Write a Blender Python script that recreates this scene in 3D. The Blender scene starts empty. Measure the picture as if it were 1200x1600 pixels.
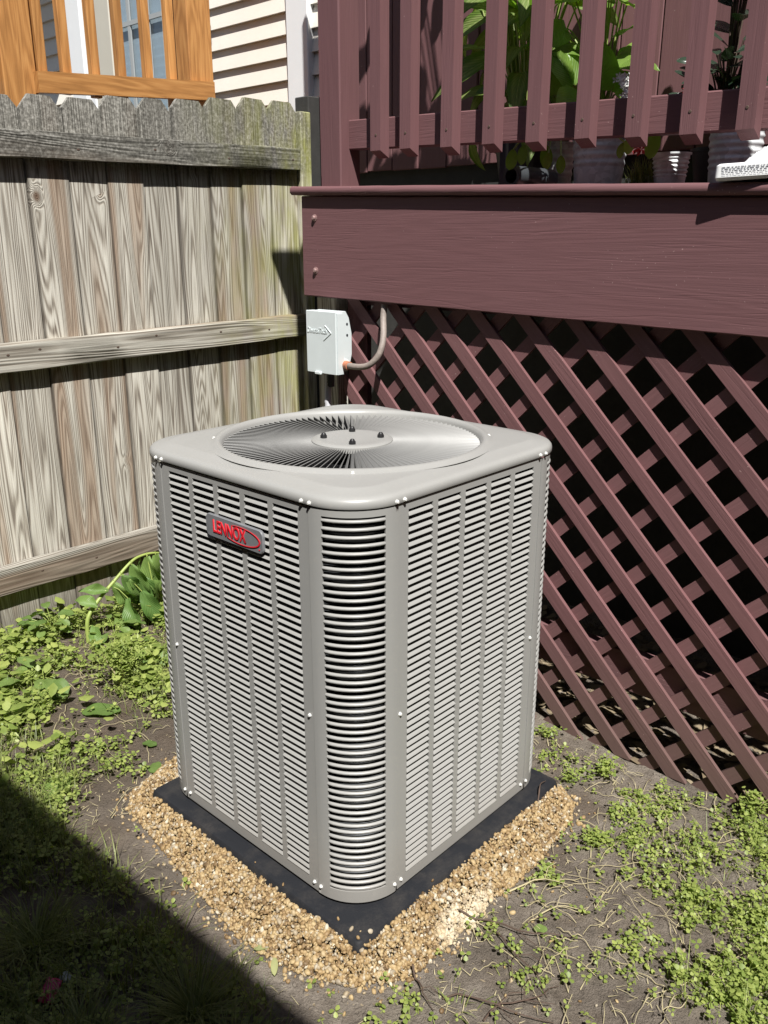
import bpy, bmesh, math, random
import numpy as np
from mathutils import Vector, Matrix, Quaternion, noise
S = bpy.context.scene
rnd = random.Random(7)
nr = np.random.default_rng(11)

# ------------------------------------------------------------------ camera
CAM = Vector((-1.006, -1.005, 1.349)); YAW, PITCH, ROLL, FPX = 0.747, -0.312, -0.001, 1330.0
fw = Vector((math.cos(YAW)*math.cos(PITCH), math.sin(YAW)*math.cos(PITCH), math.sin(PITCH)))
rt = Vector((math.sin(YAW), -math.cos(YAW), 0)); up = rt.cross(fw)
rt, up = rt*math.cos(ROLL)+up*math.sin(ROLL), up*math.cos(ROLL)-rt*math.sin(ROLL)
cd = bpy.data.cameras.new('camera'); cam = bpy.data.objects.new('camera', cd); S.collection.objects.link(cam)
cam.matrix_world = Matrix(((rt.x, up.x, -fw.x, CAM.x), (rt.y, up.y, -fw.y, CAM.y), (rt.z, up.z, -fw.z, CAM.z), (0, 0, 0, 1)))
cd.sensor_fit = 'VERTICAL'; cd.sensor_height = 36; cd.lens = FPX/1600*36; cd.clip_start = 0.02; cd.clip_end = 400
S.camera = cam

# ------------------------------------------------------------------ light
LD = Vector((0.74, 1.0, -1.8)).normalized()          # the way the sunlight travels
w = bpy.data.worlds.new('World'); S.world = w; w.use_nodes = True
nt = w.node_tree; bg = nt.nodes['Background']; sk = nt.nodes.new('ShaderNodeTexSky'); sk.sky_type = 'NISHITA'; sk.sun_disc = False
sk.sun_elevation = math.asin(-LD.z); sk.sun_rotation = math.atan2(-LD.x, -LD.y)
sk.air_density = 1.0; sk.dust_density = 0.6
nt.links.new(sk.outputs[0], bg.inputs[0]); bg.inputs[1].default_value = 0.05
sl = bpy.data.lights.new('sun', 'SUN'); sl.energy = 5.0; sl.angle = math.radians(0.53); sl.color = (1.0, 0.975, 0.935)
so = bpy.data.objects.new('sun', sl); S.collection.objects.link(so); so.location = (-3, -4, 8)
so.rotation_euler = LD.to_track_quat('-Z', 'Y').to_euler()
S.view_settings.view_transform = 'Standard'; S.view_settings.look = 'None'
S.view_settings.exposure = 0.78; S.view_settings.gamma = 1; S.view_settings.use_curve_mapping = False
S.cycles.caustics_reflective = False; S.cycles.caustics_refractive = False; S.cycles.max_bounces = 8; S.cycles.transparent_max_bounces = 8

# ------------------------------------------------------------------ node helpers
class NT:
    def __init__(s, name):
        s.m = bpy.data.materials.new(name); s.m.use_nodes = True; s.t = s.m.node_tree
        s.b = s.t.nodes['Principled BSDF']; s.out = s.t.nodes['Material Output']
    def n(s, t, **kw):
        nd = s.t.nodes.new('ShaderNode'+t)
        for k, v in kw.items(): setattr(nd, k, v)
        return nd
    def set(s, sock, v):
        if hasattr(v, 'is_linked') or isinstance(v, bpy.types.NodeSocket): s.t.links.new(v, sock)
        else: sock.default_value = v
    def math(s, op, a, b=0.0, c=None, clamp=False):
        nd = s.n('Math', operation=op); nd.use_clamp = clamp
        s.set(nd.inputs[0], a); s.set(nd.inputs[1], b)
        if c is not None: s.set(nd.inputs[2], c)
        return nd.outputs[0]
    def vmath(s, op, a, b):
        nd = s.n('VectorMath', operation=op); s.set(nd.inputs[0], a); s.set(nd.inputs[1], b); return nd.outputs[0]
    def noise(s, vec, scale, detail=3, rough=.55, dist=0):
        nd = s.n('TexNoise'); s.set(nd.inputs['Vector'], vec); s.set(nd.inputs['Scale'], scale)
        nd.inputs['Detail'].default_value = detail; nd.inputs['Roughness'].default_value = rough; nd.inputs['Distortion'].default_value = dist
        return nd.outputs[0]
    def ramp(s, f, stops):
        nd = s.n('ValToRGB'); r = nd.color_ramp
        while len(r.elements) < len(stops): r.elements.new(.5)
        for e, (p, c) in zip(r.elements, stops):
            e.position = p; e.color = (c, c, c, 1) if isinstance(c, (int, float)) else tuple(c)+(1,)
        s.set(nd.inputs[0], f); return nd.outputs[0]
    def mix(s, f, a, b, mode='MIX'):
        nd = s.n('Mix', data_type='RGBA', blend_type=mode)
        s.set(nd.inputs[0], f)
        s.set(nd.inputs[6], a if not isinstance(a, tuple) else a+(1,)); s.set(nd.inputs[7], b if not isinstance(b, tuple) else b+(1,))
        return nd.outputs[2]
    def sep(s, v):
        nd = s.n('SeparateXYZ'); s.set(nd.inputs[0], v); return nd.outputs
    def comb(s, x, y, z):
        nd = s.n('CombineXYZ')
        for i, v in enumerate((x, y, z)): s.set(nd.inputs[i], v)
        return nd.outputs[0]
    def bump(s, h, strength=.5, dist=.01):
        nd = s.n('Bump'); s.set(nd.inputs['Height'], h); nd.inputs['Strength'].default_value = strength; nd.inputs['Distance'].default_value = dist
        s.t.links.new(nd.outputs[0], s.b.inputs['Normal']); return nd.outputs[0]
    def fin(s, col=None, rough=.6, metal=0.0, spec=None):
        if col is not None: s.set(s.b.inputs['Base Color'], col if not isinstance(col, tuple) else col+(1,))
        s.set(s.b.inputs['Roughness'], rough); s.set(s.b.inputs['Metallic'], metal)
        if spec is not None: s.b.inputs['Specular IOR Level'].default_value = spec
        return s.m
    def objco(s, k=37.0):                                 # object coordinates, shifted at random for each object
        tc = s.n('TexCoord'); oi = s.n('ObjectInfo')
        o = s.comb(s.math('MULTIPLY', oi.outputs['Random'], k), s.math('MULTIPLY', oi.outputs['Random'], k*2.3), s.math('MULTIPLY', oi.outputs['Random'], k*3.1))
        return s.vmath('ADD', tc.outputs['Object'], o), oi.outputs['Random']
    def pos(s): return s.n('NewGeometry').outputs['Position']
    def island(s): return s.n('NewGeometry').outputs['Random Per Island']

def plain(name, col, rough=.6, metal=0.0, var=0.0, scale=30, bump=0.0, spec=None):
    k = NT(name); co = k.n('TexCoord').outputs['Object']
    c = col
    if var:
        f = k.noise(co, scale, 4, .6); c = k.mix(f, tuple(x*(1-var) for x in col), tuple(min(1, x*(1+var)) for x in col))
    if bump: k.bump(k.noise(co, scale*4, 3), bump, .003)
    return k.fin(c, rough, metal, spec)

def along(k, co, axis):                                    # (across, across2, along the board)
    x, y, z = k.sep(co)
    return {'x': (y, z, x), 'y': (x, z, y), 'z': (x, y, z)}[axis]

def weathered(name, axis, tone=1.0):
    k = NT(name); co, rv = k.objco(); a, b, l = along(k, co, axis)
    A = k.math('ADD', a, k.math('MULTIPLY', b, .6))
    low = k.noise(k.comb(k.math('MULTIPLY', A, 8.5), k.math('MULTIPLY', l, .38), 0.0), 1.0, 2, .5, .12)
    # knots bend the rings
    vo = k.n('TexVoronoi'); k.set(vo.inputs['Vector'], k.comb(k.math('MULTIPLY', A, 6.0), k.math('MULTIPLY', l, 4.2), 0.0)); vo.inputs['Scale'].default_value = 1.0
    kd = vo.outputs['Distance']; sel = k.math('GREATER_THAN', k.sep(vo.outputs['Color'])[0], .6)
    kb = k.math('MULTIPLY', k.math('POWER', 2.718, k.math('MULTIPLY', k.math('MULTIPLY', kd, kd), -75.0)), sel)
    ring = k.math('ADD', low, k.math('MULTIPLY', kb, .24))
    w_ = k.math('MULTIPLY_ADD', k.math('SINE', k.math('MULTIPLY', ring, 230.0)), .5, .5)
    fib = k.noise(k.comb(k.math('MULTIPLY', A, 210.0), k.math('MULTIPLY', l, 3.2), 0.0), 1.0, 3, .6)
    mott = k.noise(k.comb(k.math('MULTIPLY', A, 16.0), k.math('MULTIPLY', l, 2.2), 3.0), 1.0, 4, .6)
    fine = k.noise(k.vmath('MULTIPLY', co, (1, 1, 1)), 90, 3, .7)
    t = k.math('ADD', k.math('MULTIPLY', w_, .33), k.math('MULTIPLY', fib, .67))
    col = k.ramp(t, [(.26, (.13, .108, .088)), (.38, (.30, .268, .222)), (.51, (.46, .43, .37)), (.74, (.60, .575, .505))])
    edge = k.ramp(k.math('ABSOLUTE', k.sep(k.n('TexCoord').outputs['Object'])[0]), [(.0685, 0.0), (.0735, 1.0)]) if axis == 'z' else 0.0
    streak = k.ramp(k.noise(k.comb(k.math('MULTIPLY', A, 75.0), k.math('MULTIPLY', l, .9), 5.0), 1.0, 3, .6), [(.56, 0.0), (.66, 1.0)])
    col = k.mix(k.math('MULTIPLY', streak, .55), col, (.16, .125, .10))
    # bands of brown heartwood
    brown = k.ramp(ring, [(.52, 0.0), (.6, 1.0), (.72, .85), (.8, .2)])
    col = k.mix(k.math('MULTIPLY', brown, .8), col, k.ramp(t, [(.15, (.13, .075, .045)), (.8, (.36, .255, .175))]))
    col = k.mix(k.math('MULTIPLY', k.ramp(mott, [(.35, 0.0), (.75, 1.0)]), .5), col, (.22, .205, .17))
    core = k.ramp(kd, [(.03, 1.0), (.075, .35), (.12, 0.0)])
    col = k.mix(k.math('MULTIPLY', k.math('MULTIPLY', core, sel), .8), col, (.085, .05, .032))
    if axis == 'z': col = k.mix(k.math('MULTIPLY', edge, .75), col, (.075, .062, .05))   # shade in the gaps between boards, painted along each edge
    px, py, pz = k.sep(k.pos())
    # lichen-grey tops, green algae towards the deck, damp foot
    jag = k.math('ADD', pz, k.math('MULTIPLY', k.math('SUBTRACT', mott, .5), .09))
    top = k.ramp(k.math('MULTIPLY_ADD', jag, 1.0, -1.2), [(.36, 0.0), (.43, 1.0)])
    gcol = k.ramp(k.math('ADD', k.math('MULTIPLY', fine, .55), k.math('MULTIPLY', fib, .45)), [(.36, (.035, .034, .03)), (.48, (.13, .126, .11)), (.58, (.29, .28, .25)), (.70, (.50, .49, .45))])
    col = k.mix(k.math('MULTIPLY', top, .88), col, gcol)
    gx = k.math('MULTIPLY_ADD', px, 1.25, -1.32, clamp=True)
    gr = k.math('MULTIPLY', k.ramp(k.noise(k.comb(k.math('MULTIPLY', px, 9.0), 0.0, k.math('MULTIPLY', pz, 3.0)), 1.0, 4, .65), [(.38, 0.0), (.62, 1.0)]), gx)
    col = k.mix(k.math('MULTIPLY', gr, .8), col, k.mix(fib, (.14, .155, .02), (.40, .40, .10)))
    foot = k.ramp(k.math('ADD', pz, k.math('MULTIPLY', mott, .12)), [(.06, .8), (.22, 0.0)])
    col = k.mix(foot, col, (.13, .115, .095))
    tint = k.math('MULTIPLY_ADD', rv, .36*tone, .84*tone)
    col = k.mix(1.0, col, k.comb(tint, tint, tint), 'MULTIPLY')
    k.bump(k.math('ADD', k.math('MULTIPLY', w_, .5), fib), .55, .0035)
    return k.fin(col, .9, 0, .2)

def cedar(name, axis):
    k = NT(name); co, rv = k.objco(); a, b, l = along(k, co, axis)
    A = k.math('ADD', a, k.math('MULTIPLY', b, .7))
    low = k.noise(k.comb(k.math('MULTIPLY', A, 9.0), k.math('MULTIPLY', l, .8), 0.0), 1.0, 2, .5, .4)
    w_ = k.math('MULTIPLY_ADD', k.math('SINE', k.math('MULTIPLY', low, 70.0)), .5, .5)
    fib = k.noise(k.comb(k.math('MULTIPLY', A, 150.0), k.math('MULTIPLY', l, 6.0), 0.0), 1.0, 3, .6)
    t = k.math('ADD', k.math('MULTIPLY', w_, .28), k.math('MULTIPLY', fib, .72))
    col = k.ramp(t, [(.2, (.25, .11, .03)), (.5, (.40, .185, .055)), (.8, (.50, .255, .085))])
    tint = k.math('MULTIPLY_ADD', rv, .4, .78)
    col = k.mix(1.0, col, k.comb(tint, tint, tint), 'MULTIPLY')
    k.bump(t, .3, .002)
    return k.fin(col, .6, 0, .35)

def burgundy(name, axis, c=(.154, .076, .079)):
    k = NT(name); co, rv = k.objco(); a, b, l = along(k, co, axis)
    A = k.math('ADD', a, b)
    low = k.noise(k.comb(k.math('MULTIPLY', A, 12.0), k.math('MULTIPLY', l, 1.0), 0.0), 1.0, 2, .5, .5)
    w_ = k.math('MULTIPLY_ADD', k.math('SINE', k.math('MULTIPLY', low, 60.0)), .5, .5)
    fib = k.noise(k.comb(k.math('MULTIPLY', a, 260.0), k.math('MULTIPLY', b, 260.0), k.math('MULTIPLY', l, 8.0)), 1.0, 3, .6)
    spk = k.noise(co, 160, 2, .5); blot = k.noise(k.comb(k.math('MULTIPLY', a, 9.0), k.math('MULTIPLY', b, 9.0), k.math('MULTIPLY', l, 2.2)), 1.0, 5, .65)
    col = k.mix(k.math('MULTIPLY_ADD', fib, .7, k.math('MULTIPLY', w_, .15)), tuple(x*.84 for x in c), tuple(x*1.14 for x in c))
    col = k.mix(k.ramp(blot, [(.4, 0.0), (.75, .16)]), col, (c[0]*1.06, c[1]*1.2, c[2]*1.22))
    pz = k.sep(k.pos())[2]                                   # dirt splashed up near the ground
    dirt = k.ramp(k.math('ADD', pz, k.math('MULTIPLY', blot, .25)), [(.06, .72), (.45, 0.0)])
    col = k.mix(dirt, col, (.105, .075, .062))
    chip = k.ramp(k.math('ADD', spk, k.math('MULTIPLY', k.math('SUBTRACT', blot, .5), .35)), [(.755, 0.0), (.785, 1.0)])
    col = k.mix(k.math('MULTIPLY', chip, .55), col, (.46, .33, .30))
    tint = k.math('MULTIPLY_ADD', rv, .16, .92)
    col = k.mix(1.0, col, k.comb(tint, tint, tint), 'MULTIPLY')
    crack = k.ramp(k.noise(k.comb(k.math('MULTIPLY', a, 30.0), k.math('MULTIPLY', b, 30.0), k.math('MULTIPLY', l, .9)), 1.0, 2, .5), [(.485, 0.0), (.5, 1.0), (.515, 0.0)])
    k.bump(k.math('ADD', k.math('ADD', fib, k.math('MULTIPLY', w_, .3)), k.math('MULTIPLY', crack, -.5)), .4, .0013)
    return k.fin(col, k.math('MULTIPLY_ADD', blot, .1, .55), 0, .22)

def acpaint(name, c):
    k = NT(name); co = k.pos()
    f = k.noise(co, 9, 4, .6); sp = k.noise(co, 900, 2, .5)
    col = k.mix(k.ramp(f, [(.3, 0.0), (.75, .3)]), c, tuple(x*1.12 for x in c))
    dust = k.noise(co, 55, 5, .7)
    col = k.mix(k.ramp(dust, [(.55, 0.0), (.8, .22)]), col, (.40, .37, .32))
    pz = k.sep(co)[2]
    col = k.mix(k.math('MULTIPLY', k.ramp(k.math('ADD', pz, k.math('MULTIPLY', dust, .12)), [(.06, .5), (.2, 0.0)]), .6), col, (.22, .19, .16))
    k.bump(sp, .06, .001)
    return k.fin(col, k.math('MULTIPLY_ADD', f, .15, .33), 0, .5)

def leafmat(name, dark, light, trans=.35, island=True, vein=None, rough=.45):
    k = NT(name); co = k.n('TexCoord').outputs['Object']
    r = k.island() if island else k.n('ObjectInfo').outputs['Random']
    n_ = k.noise(co, 60, 3, .6)
    col = k.mix(k.math('MULTIPLY_ADD', n_, .5, k.math('MULTIPLY', r, .6)), dark, light)
    if vein is not None:
        uv = k.n('TexCoord').outputs['UV']; u, v, _ = k.sep(uv)
        d = k.math('ABSOLUTE', k.math('SUBTRACT', u, .5))
        st = k.math('MULTIPLY_ADD', k.math('SINE', k.math('MULTIPLY', k.math('SUBTRACT', v, k.math('MULTIPLY', d, .9)), 70.0)), .5, .5)
        m = k.math('MULTIPLY', k.ramp(d, [(0.0, 1.0), (.05, .25), (.22, .75), (.34, .1)]), k.math('MULTIPLY_ADD', st, .5, .5))
        col = k.mix(k.math('MULTIPLY', m, vein[3]), col, vein[:3])
        k.bump(k.math('ADD', st, k.math('MULTIPLY', d, -2.0)), .3, .003)
    k.fin(col, rough, 0, .4)
    tr = k.n('BsdfTranslucent'); k.set(tr.inputs[0], k.mix(1.0, col, (1.0, 1.15, .45), 'MULTIPLY'))
    mx = k.n('MixShader'); mx.inputs[0].default_value = trans
    k.t.links.new(k.b.outputs[0], mx.inputs[1]); k.t.links.new(tr.outputs[0], mx.inputs[2]); k.t.links.new(mx.outputs[0], k.out.inputs[0])
    return k.m

def soil():
    k = NT('soil'); co = k.pos()
    a = k.noise(co, 3.2, 5, .62); b = k.noise(co, 26, 6, .68); c = k.noise(co, 240, 4, .7); d = k.noise(co, 75, 4, .6)
    col = k.ramp(k.math('ADD', k.math('MULTIPLY', a, .5), k.math('ADD', k.math('MULTIPLY', b, .35), k.math('MULTIPLY', c, .15))),
                 [(.36, (.085, .070, .056)), (.5, (.178, .150, .122)), (.62, (.28, .242, .20))])
    moist = k.ramp(k.math('ADD', k.sep(co)[1], k.math('MULTIPLY', k.math('SUBTRACT', b, .5), .8)), [(.55, 0.0), (.95, 1.0)])
    col = k.mix(k.math('MULTIPLY', moist, .62), col, (.078, .058, .042))
    spk = k.ramp(k.noise(co, 310, 2, .5), [(.7, 0.0), (.76, 1.0)])
    col = k.mix(k.math('MULTIPLY', spk, .6), col, (.26, .22, .17))
    brown = k.ramp(k.noise(co, 9, 3, .6), [(.5, 0.0), (.7, .5)])
    col = k.mix(brown, col, (.125, .092, .066))
    k.bump(k.math('ADD', k.math('MULTIPLY', b, .45), k.math('ADD', k.math('MULTIPLY', d, .55), k.math('MULTIPLY', c, .55))), 1.0, .016)
    return k.fin(col, .95, 0, .15)

def pebble():
    k = NT('pea_gravel'); r = k.island(); co = k.n('TexCoord').outputs['Object']
    c = k.ramp(r, [(0.0, (.12, .078, .04)), (.22, (.25, .165, .078)), (.5, (.34, .24, .118)), (.75, (.41, .31, .165)), (.9, (.29, .245, .18)), (1.0, (.58, .52, .40))])
    n_ = k.noise(co, 180, 3, .6)
    c = k.mix(k.math('MULTIPLY', n_, .5), c, k.mix(1.0, c, (.55, .5, .45), 'MULTIPLY'))
    x, y, z = k.sep(co)                                     # one powdery pale patch at the outer right-hand edge
    q = k.math('ADD', k.math('POWER', k.math('MULTIPLY', k.math('SUBTRACT', x, .21), 9.0), 2.0), k.math('POWER', k.math('MULTIPLY', k.math('ADD', y, .128), 22.0), 2.0))
    dust = k.math('MULTIPLY', k.ramp(q, [(.3, 1.0), (1.0, 0.0)]), k.ramp(k.noise(co, 30, 2, .5), [(.35, .2), (.6, .75)]))
    c = k.mix(dust, c, (.60, .53, .40))
    return k.fin(c, .55, 0, .3)

def galv(name):
    k = NT(name); co = k.n('TexCoord').outputs['Object']
    vo = k.n('TexVoronoi'); k.set(vo.inputs['Vector'], co); vo.inputs['Scale'].default_value = 70
    c = k.ramp(k.sep(vo.outputs['Color'])[0], [(0, (.50, .52, .53)), (1, (.72, .74, .75))])
    return k.fin(c, k.math('MULTIPLY_ADD', k.noise(co, 40, 3), .3, .3), .15)

M = {}
M['paint'] = acpaint('grey_cabinet_paint', (.272, .270, .257))
M['coil'] = plain('dark_coil', (.028, .029, .03), .45, .5, .4, 300)
M['black'] = plain('black_plastic', (.012, .012, .013), .45)
M['screw'] = plain('zinc_screw', (.74, .74, .71), .3, .15)
M['badge'] = plain('badge_metal', (.25, .255, .265), .3, .35, .15, 60)
M['red'] = plain('badge_red', (.62, .018, .03), .35)
def padm():
    k = NT('black_pad_plastic'); co = k.pos()
    d = k.math('MULTIPLY', k.ramp(k.noise(co, 14, 5, .7), [(.45, 0.0), (.75, 1.0)]), k.math('MULTIPLY_ADD', k.noise(co, 220, 3, .7), .8, .1))
    c = k.mix(k.math('MULTIPLY', d, .42), (.013, .014, .017), (.115, .10, .082))
    k.bump(k.noise(co, 260, 3, .6), .3, .002)
    return k.fin(c, .7, 0, .25)
M['pad'] = padm()
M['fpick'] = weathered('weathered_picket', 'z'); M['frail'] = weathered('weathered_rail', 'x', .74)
M['dkpost'] = plain('dark_wood', (.03, .029, .027), .85, 0, .4, 20, .3)  # near-black wood with uneven tone
M['bz'] = burgundy('burgundy_paint_upright', 'z'); M['by'] = burgundy('burgundy_paint_lengthwise', 'y')
M['bx'] = burgundy('burgundy_paint_crosswise', 'x'); M['bl'] = burgundy('burgundy_lattice_paint', 'z', (.158, .078, .079))
M['cz'] = cedar('orange_cedar_upright', 'z'); M['cx'] = cedar('orange_cedar_lengthwise', 'x')
M['siding'] = plain('cream_vinyl_siding', (.70, .66, .585), .5, 0, .05, 12, .1)
M['white'] = plain('white_trim_paint', (.76, .77, .77), .4, 0, .04, 15)
M['cream'] = plain('cream_trim_paint', (.52, .49, .41), .5, 0, .06, 10)
M['blind'] = plain('white_blind', (.76, .80, .83), .5)
M['munt'] = plain('grey_muntin', (.34, .36, .36), .5)
M['boxgrey'] = plain('pale_grey_plastic', (.60, .65, .65), .42, 0, .06, 25)
M['pipe'] = plain('weathered_grey_pipe', (.24, .20, .175), .6, 0, .45, 45, .3)
M['rust'] = plain('rust_orange_fitting', (.42, .16, .085), .7, 0, .3, 120)
M['whip'] = plain('grey_flexible_conduit', (.42, .42, .44), .5)
M['dkpipe'] = plain('dark_grey_pipe', (.045, .05, .055), .4, 0, .3, 30)
M['galv'] = galv('galvanised_steel')
M['bolt'] = plain('painted_bolt', (.30, .19, .18), .45, .3, .5, 200)
M['foam'] = plain('white_foam_board', (.74, .74, .73), .6, 0, .04, 40)
M['ink'] = plain('grey_print', (.56, .57, .60), .7)
M['bagm'] = plain('white_plastic_film', (.78, .79, .80), .3)
M['soil'] = soil(); M['pebble'] = pebble()
M['potsoil'] = plain('potting_soil', (.03, .022, .016), .95)
M['clover'] = leafmat('clover_leaf', (.10, .17, .028), (.43, .48, .14), .42)
M['grass'] = leafmat('grass_blade', (.07, .105, .02), (.27, .29, .10), .3)
M['weed'] = leafmat('weed_leaf', (.06, .125, .026), (.20, .28, .075), .3, False, (.20, .28, .09, .35))
M['poke'] = leafmat('limp_leaf', (.06, .14, .03), (.21, .31, .08), .3, False, (.19, .28, .09, .4))
M['stem'] = plain('green_stem', (.25, .31, .075), .5, 0, .25, 40)
M['twig'] = plain('dry_twig', (.075, .048, .034), .8, 0, .4, 60)
M['straw'] = plain('dry_stem', (.36, .31, .18), .8, 0, .3, 60)
M['dryleaf'] = leafmat('dry_leaf_litter', (.12, .085, .05), (.34, .28, .19), .1)
M['pale'] = leafmat('pale_wilted_leaf', (.25, .28, .10), (.40, .41, .19), .3, False, (.5, .5, .3, .4))
M['var'] = leafmat('variegated_leaf', (.07, .16, .022), (.20, .30, .05), .5, False, (.46, .50, .22, .85))
M['pothos'] = leafmat('round_green_leaf', (.10, .22, .035), (.32, .45, .09), .5, False, (.22, .32, .1, .4), .35)
M['rubber'] = leafmat('dark_glossy_leaf', (.012, .026, .016), (.03, .048, .03), .08, False, (.05, .07, .05, .4), .22)
M['flower'] = plain('white_petal', (.8, .8, .78), .6); M['redfl'] = plain('red_petal', (.62, .04, .05), .5)
M['wrap'] = plain('magenta_wrapper', (.42, .03, .12), .3); M['capm'] = plain('clear_grey_cap', (.3, .34, .34), .2)
M['wallp'] = plain('brown_brick_wall', (.13, .085, .065), .85, 0, .35, 9); M['roofm'] = plain('grey_shingle', (.12, .115, .11), .9, 0, .3, 20)
def glassm():
    k = NT('window_glass'); tr = k.n('BsdfTransparent'); gl = k.n('BsdfGlossy'); gl.inputs['Roughness'].default_value = .02
    tr.inputs[0].default_value = (.86, .90, .92, 1)
    mx = k.n('MixShader'); mx.inputs[0].default_value = .07
    for a, b in ((tr.outputs[0], mx.inputs[1]), (gl.outputs[0], mx.inputs[2]), (mx.outputs[0], k.out.inputs[0])): k.t.links.new(a, b)
    return k.m
M['glass'] = glassm()

# ------------------------------------------------------------------ mesh helpers
class MB:
    def __init__(s): s.v = []; s.f = []; s.uv = None
    def add(s, vs, fs):
        o = len(s.v); s.v += [tuple(p) for p in vs]; s.f += [tuple(i+o for i in f) for f in fs]; return s
    def box(s, a, b, bev=0.0):
        (x0, y0, z0), (x1, y1, z1) = a, b
        if bev <= 0:
            vs = [(x, y, z) for x in (x0, x1) for y in (y0, y1) for z in (z0, z1)]
            return s.add(vs, [(0, 1, 3, 2), (4, 6, 7, 5), (0, 4, 5, 1), (2, 3, 7, 6), (0, 2, 6, 4), (1, 5, 7, 3)])
        h = [(x1-x0)/2, (y1-y0)/2, (z1-z0)/2]; c = [(x1+x0)/2, (y1+y0)/2, (z1+z0)/2]; bev = min(bev, min(h)*.9)
        vs = []; idx = {}
        for sx in (-1, 1):
            for sy in (-1, 1):
                for sz in (-1, 1):
                    for ax in range(3):
                        p = [sx*(h[0]-bev), sy*(h[1]-bev), sz*(h[2]-bev)]; p[ax] += (sx, sy, sz)[ax]*bev
                        idx[sx, sy, sz, ax] = len(vs); vs.append(tuple(p[i]+c[i] for i in range(3)))
        fs = []
        def K(sg, ax): return idx[sg[0], sg[1], sg[2], ax]
        for ax in range(3):
            u, v = (ax+1) % 3, (ax+2) % 3
            for sg in (-1, 1):
                q = []
                for a_, b_ in ((-1, -1), (1, -1), (1, 1), (-1, 1)):
                    t = [0, 0, 0]; t[ax] = sg; t[u] = a_; t[v] = b_; q.append(K(t, ax))
                fs.append(tuple(q if sg > 0 else q[::-1]))
        for ax in range(3):
            u, v = (ax+1) % 3, (ax+2) % 3
            for a_ in (-1, 1):
                for b_ in (-1, 1):
                    t0 = [0, 0, 0]; t0[u] = a_; t0[v] = b_; t1 = list(t0); t0[ax] = -1; t1[ax] = 1
                    q = [K(t0, u), K(t1, u), K(t1, v), K(t0, v)]; fs.append(tuple(q if a_*b_ < 0 else q[::-1]))
        for sx in (-1, 1):
            for sy in (-1, 1):
                for sz in (-1, 1):
                    q = [K((sx, sy, sz), i) for i in range(3)]; fs.append(tuple(q if sx*sy*sz > 0 else q[::-1]))
        return s.add(vs, fs)
    def tube(s, pts, r, n=8, cap=True):
        pts = [Vector(p) for p in pts]; rs = r if isinstance(r, (list, tuple)) else [r]*len(pts)
        rings = []; nrm = None
        for i, p in enumerate(pts):
            t = (pts[min(i+1, len(pts)-1)]-pts[max(i-1, 0)]).normalized()
            if nrm is None: nrm = t.orthogonal().normalized()
            else: nrm = (nrm-t*nrm.dot(t)).normalized()
            b = t.cross(nrm)
            rings.append([p+(nrm*math.cos(2*math.pi*j/n)+b*math.sin(2*math.pi*j/n))*rs[i] for j in range(n)])
        return s.loft(rings, True, cap, cap)
    def loft(s, rings, closed=True, cap0=False, cap1=False):
        n = len(rings[0]); vs = [p for r in rings for p in r]; fs = []
        for i in range(len(rings)-1):
            for j in range(n if closed else n-1):
                k = (j+1) % n; fs.append((i*n+j, i*n+k, (i+1)*n+k, (i+1)*n+j))
        if cap0: fs.append(tuple(range(n-1, -1, -1)))
        if cap1: fs.append(tuple((len(rings)-1)*n+j for j in range(n)))
        return s.add(vs, fs)
    def lathe(s, prof, c, n=24):
        return s.loft([[(c[0]+r*math.cos(2*math.pi*j/n), c[1]+r*math.sin(2*math.pi*j/n), c[2]+z) for j in range(n)] for r, z in prof], True, True, True)
    def prism(s, poly, axis, a, b):                        # extrude a 2D outline along an axis
        def P(u, v, t): return {'x': (t, u, v), 'y': (u, t, v), 'z': (u, v, t)}[axis]
        n = len(poly)
        fs = [tuple(range(n)), tuple(range(2*n-1, n-1, -1))]+[(i, i+n, (i+1) % n+n, (i+1) % n) for i in range(n)]
        return s.add([P(u, v, a) for u, v in poly]+[P(u, v, b) for u, v in poly], fs)
    def mesh(s, name, smooth=0, org=(0, 0, 0)):
        m = bpy.data.meshes.new(name); o = Vector(org)
        m.from_pydata([tuple(Vector(p)-o) for p in s.v], [], s.f)
        b = bmesh.new(); b.from_mesh(m); bmesh.ops.recalc_face_normals(b, faces=b.faces); b.to_mesh(m); b.free()
        if smooth:
            m.shade_smooth()
            if smooth < 180: m.set_sharp_from_angle(angle=math.radians(smooth))
        m.update(); return m

WL = {}
def link(o): S.collection.objects.link(o); return o
def tag(o, label=None, cat=None, group=None, kind=None):
    for k_, v_ in (('label', label), ('category', cat), ('group', group), ('kind', kind)):
        if v_: o[k_] = v_
    return o
def thing(name, label, cat, loc, group=None):
    o = link(bpy.data.objects.new(name, None)); o.location = loc; o.empty_display_size = .05; WL[o] = Vector(loc)
    return tag(o, label, cat, group)
def part(name, mesh, mat, parent, loc=(0, 0, 0), rot=None, scale=None):
    o = link(bpy.data.objects.new(name, mesh))
    if mat is not None and not mesh.materials: mesh.materials.append(mat)
    o.location = Vector(loc)-(WL[parent] if parent else Vector())
    WL[o] = Vector(loc)
    if parent: o.parent = parent
    if rot is not None:
        if isinstance(rot, Quaternion): o.rotation_mode = 'QUATERNION'; o.rotation_quaternion = rot
        else: o.rotation_euler = rot
    if scale is not None: o.scale = (scale,)*3 if isinstance(scale, (int, float)) else scale
    return o
def pb(name, mb, mat, parent, smooth=0, org=None):           # a part whose mesh was laid out in world coordinates
    if org is None:
        a = np.array(mb.v); org = tuple((a.min(0)+a.max(0))/2)
    return part(name, mb.mesh(name, smooth, org), mat, parent, org)

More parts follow.
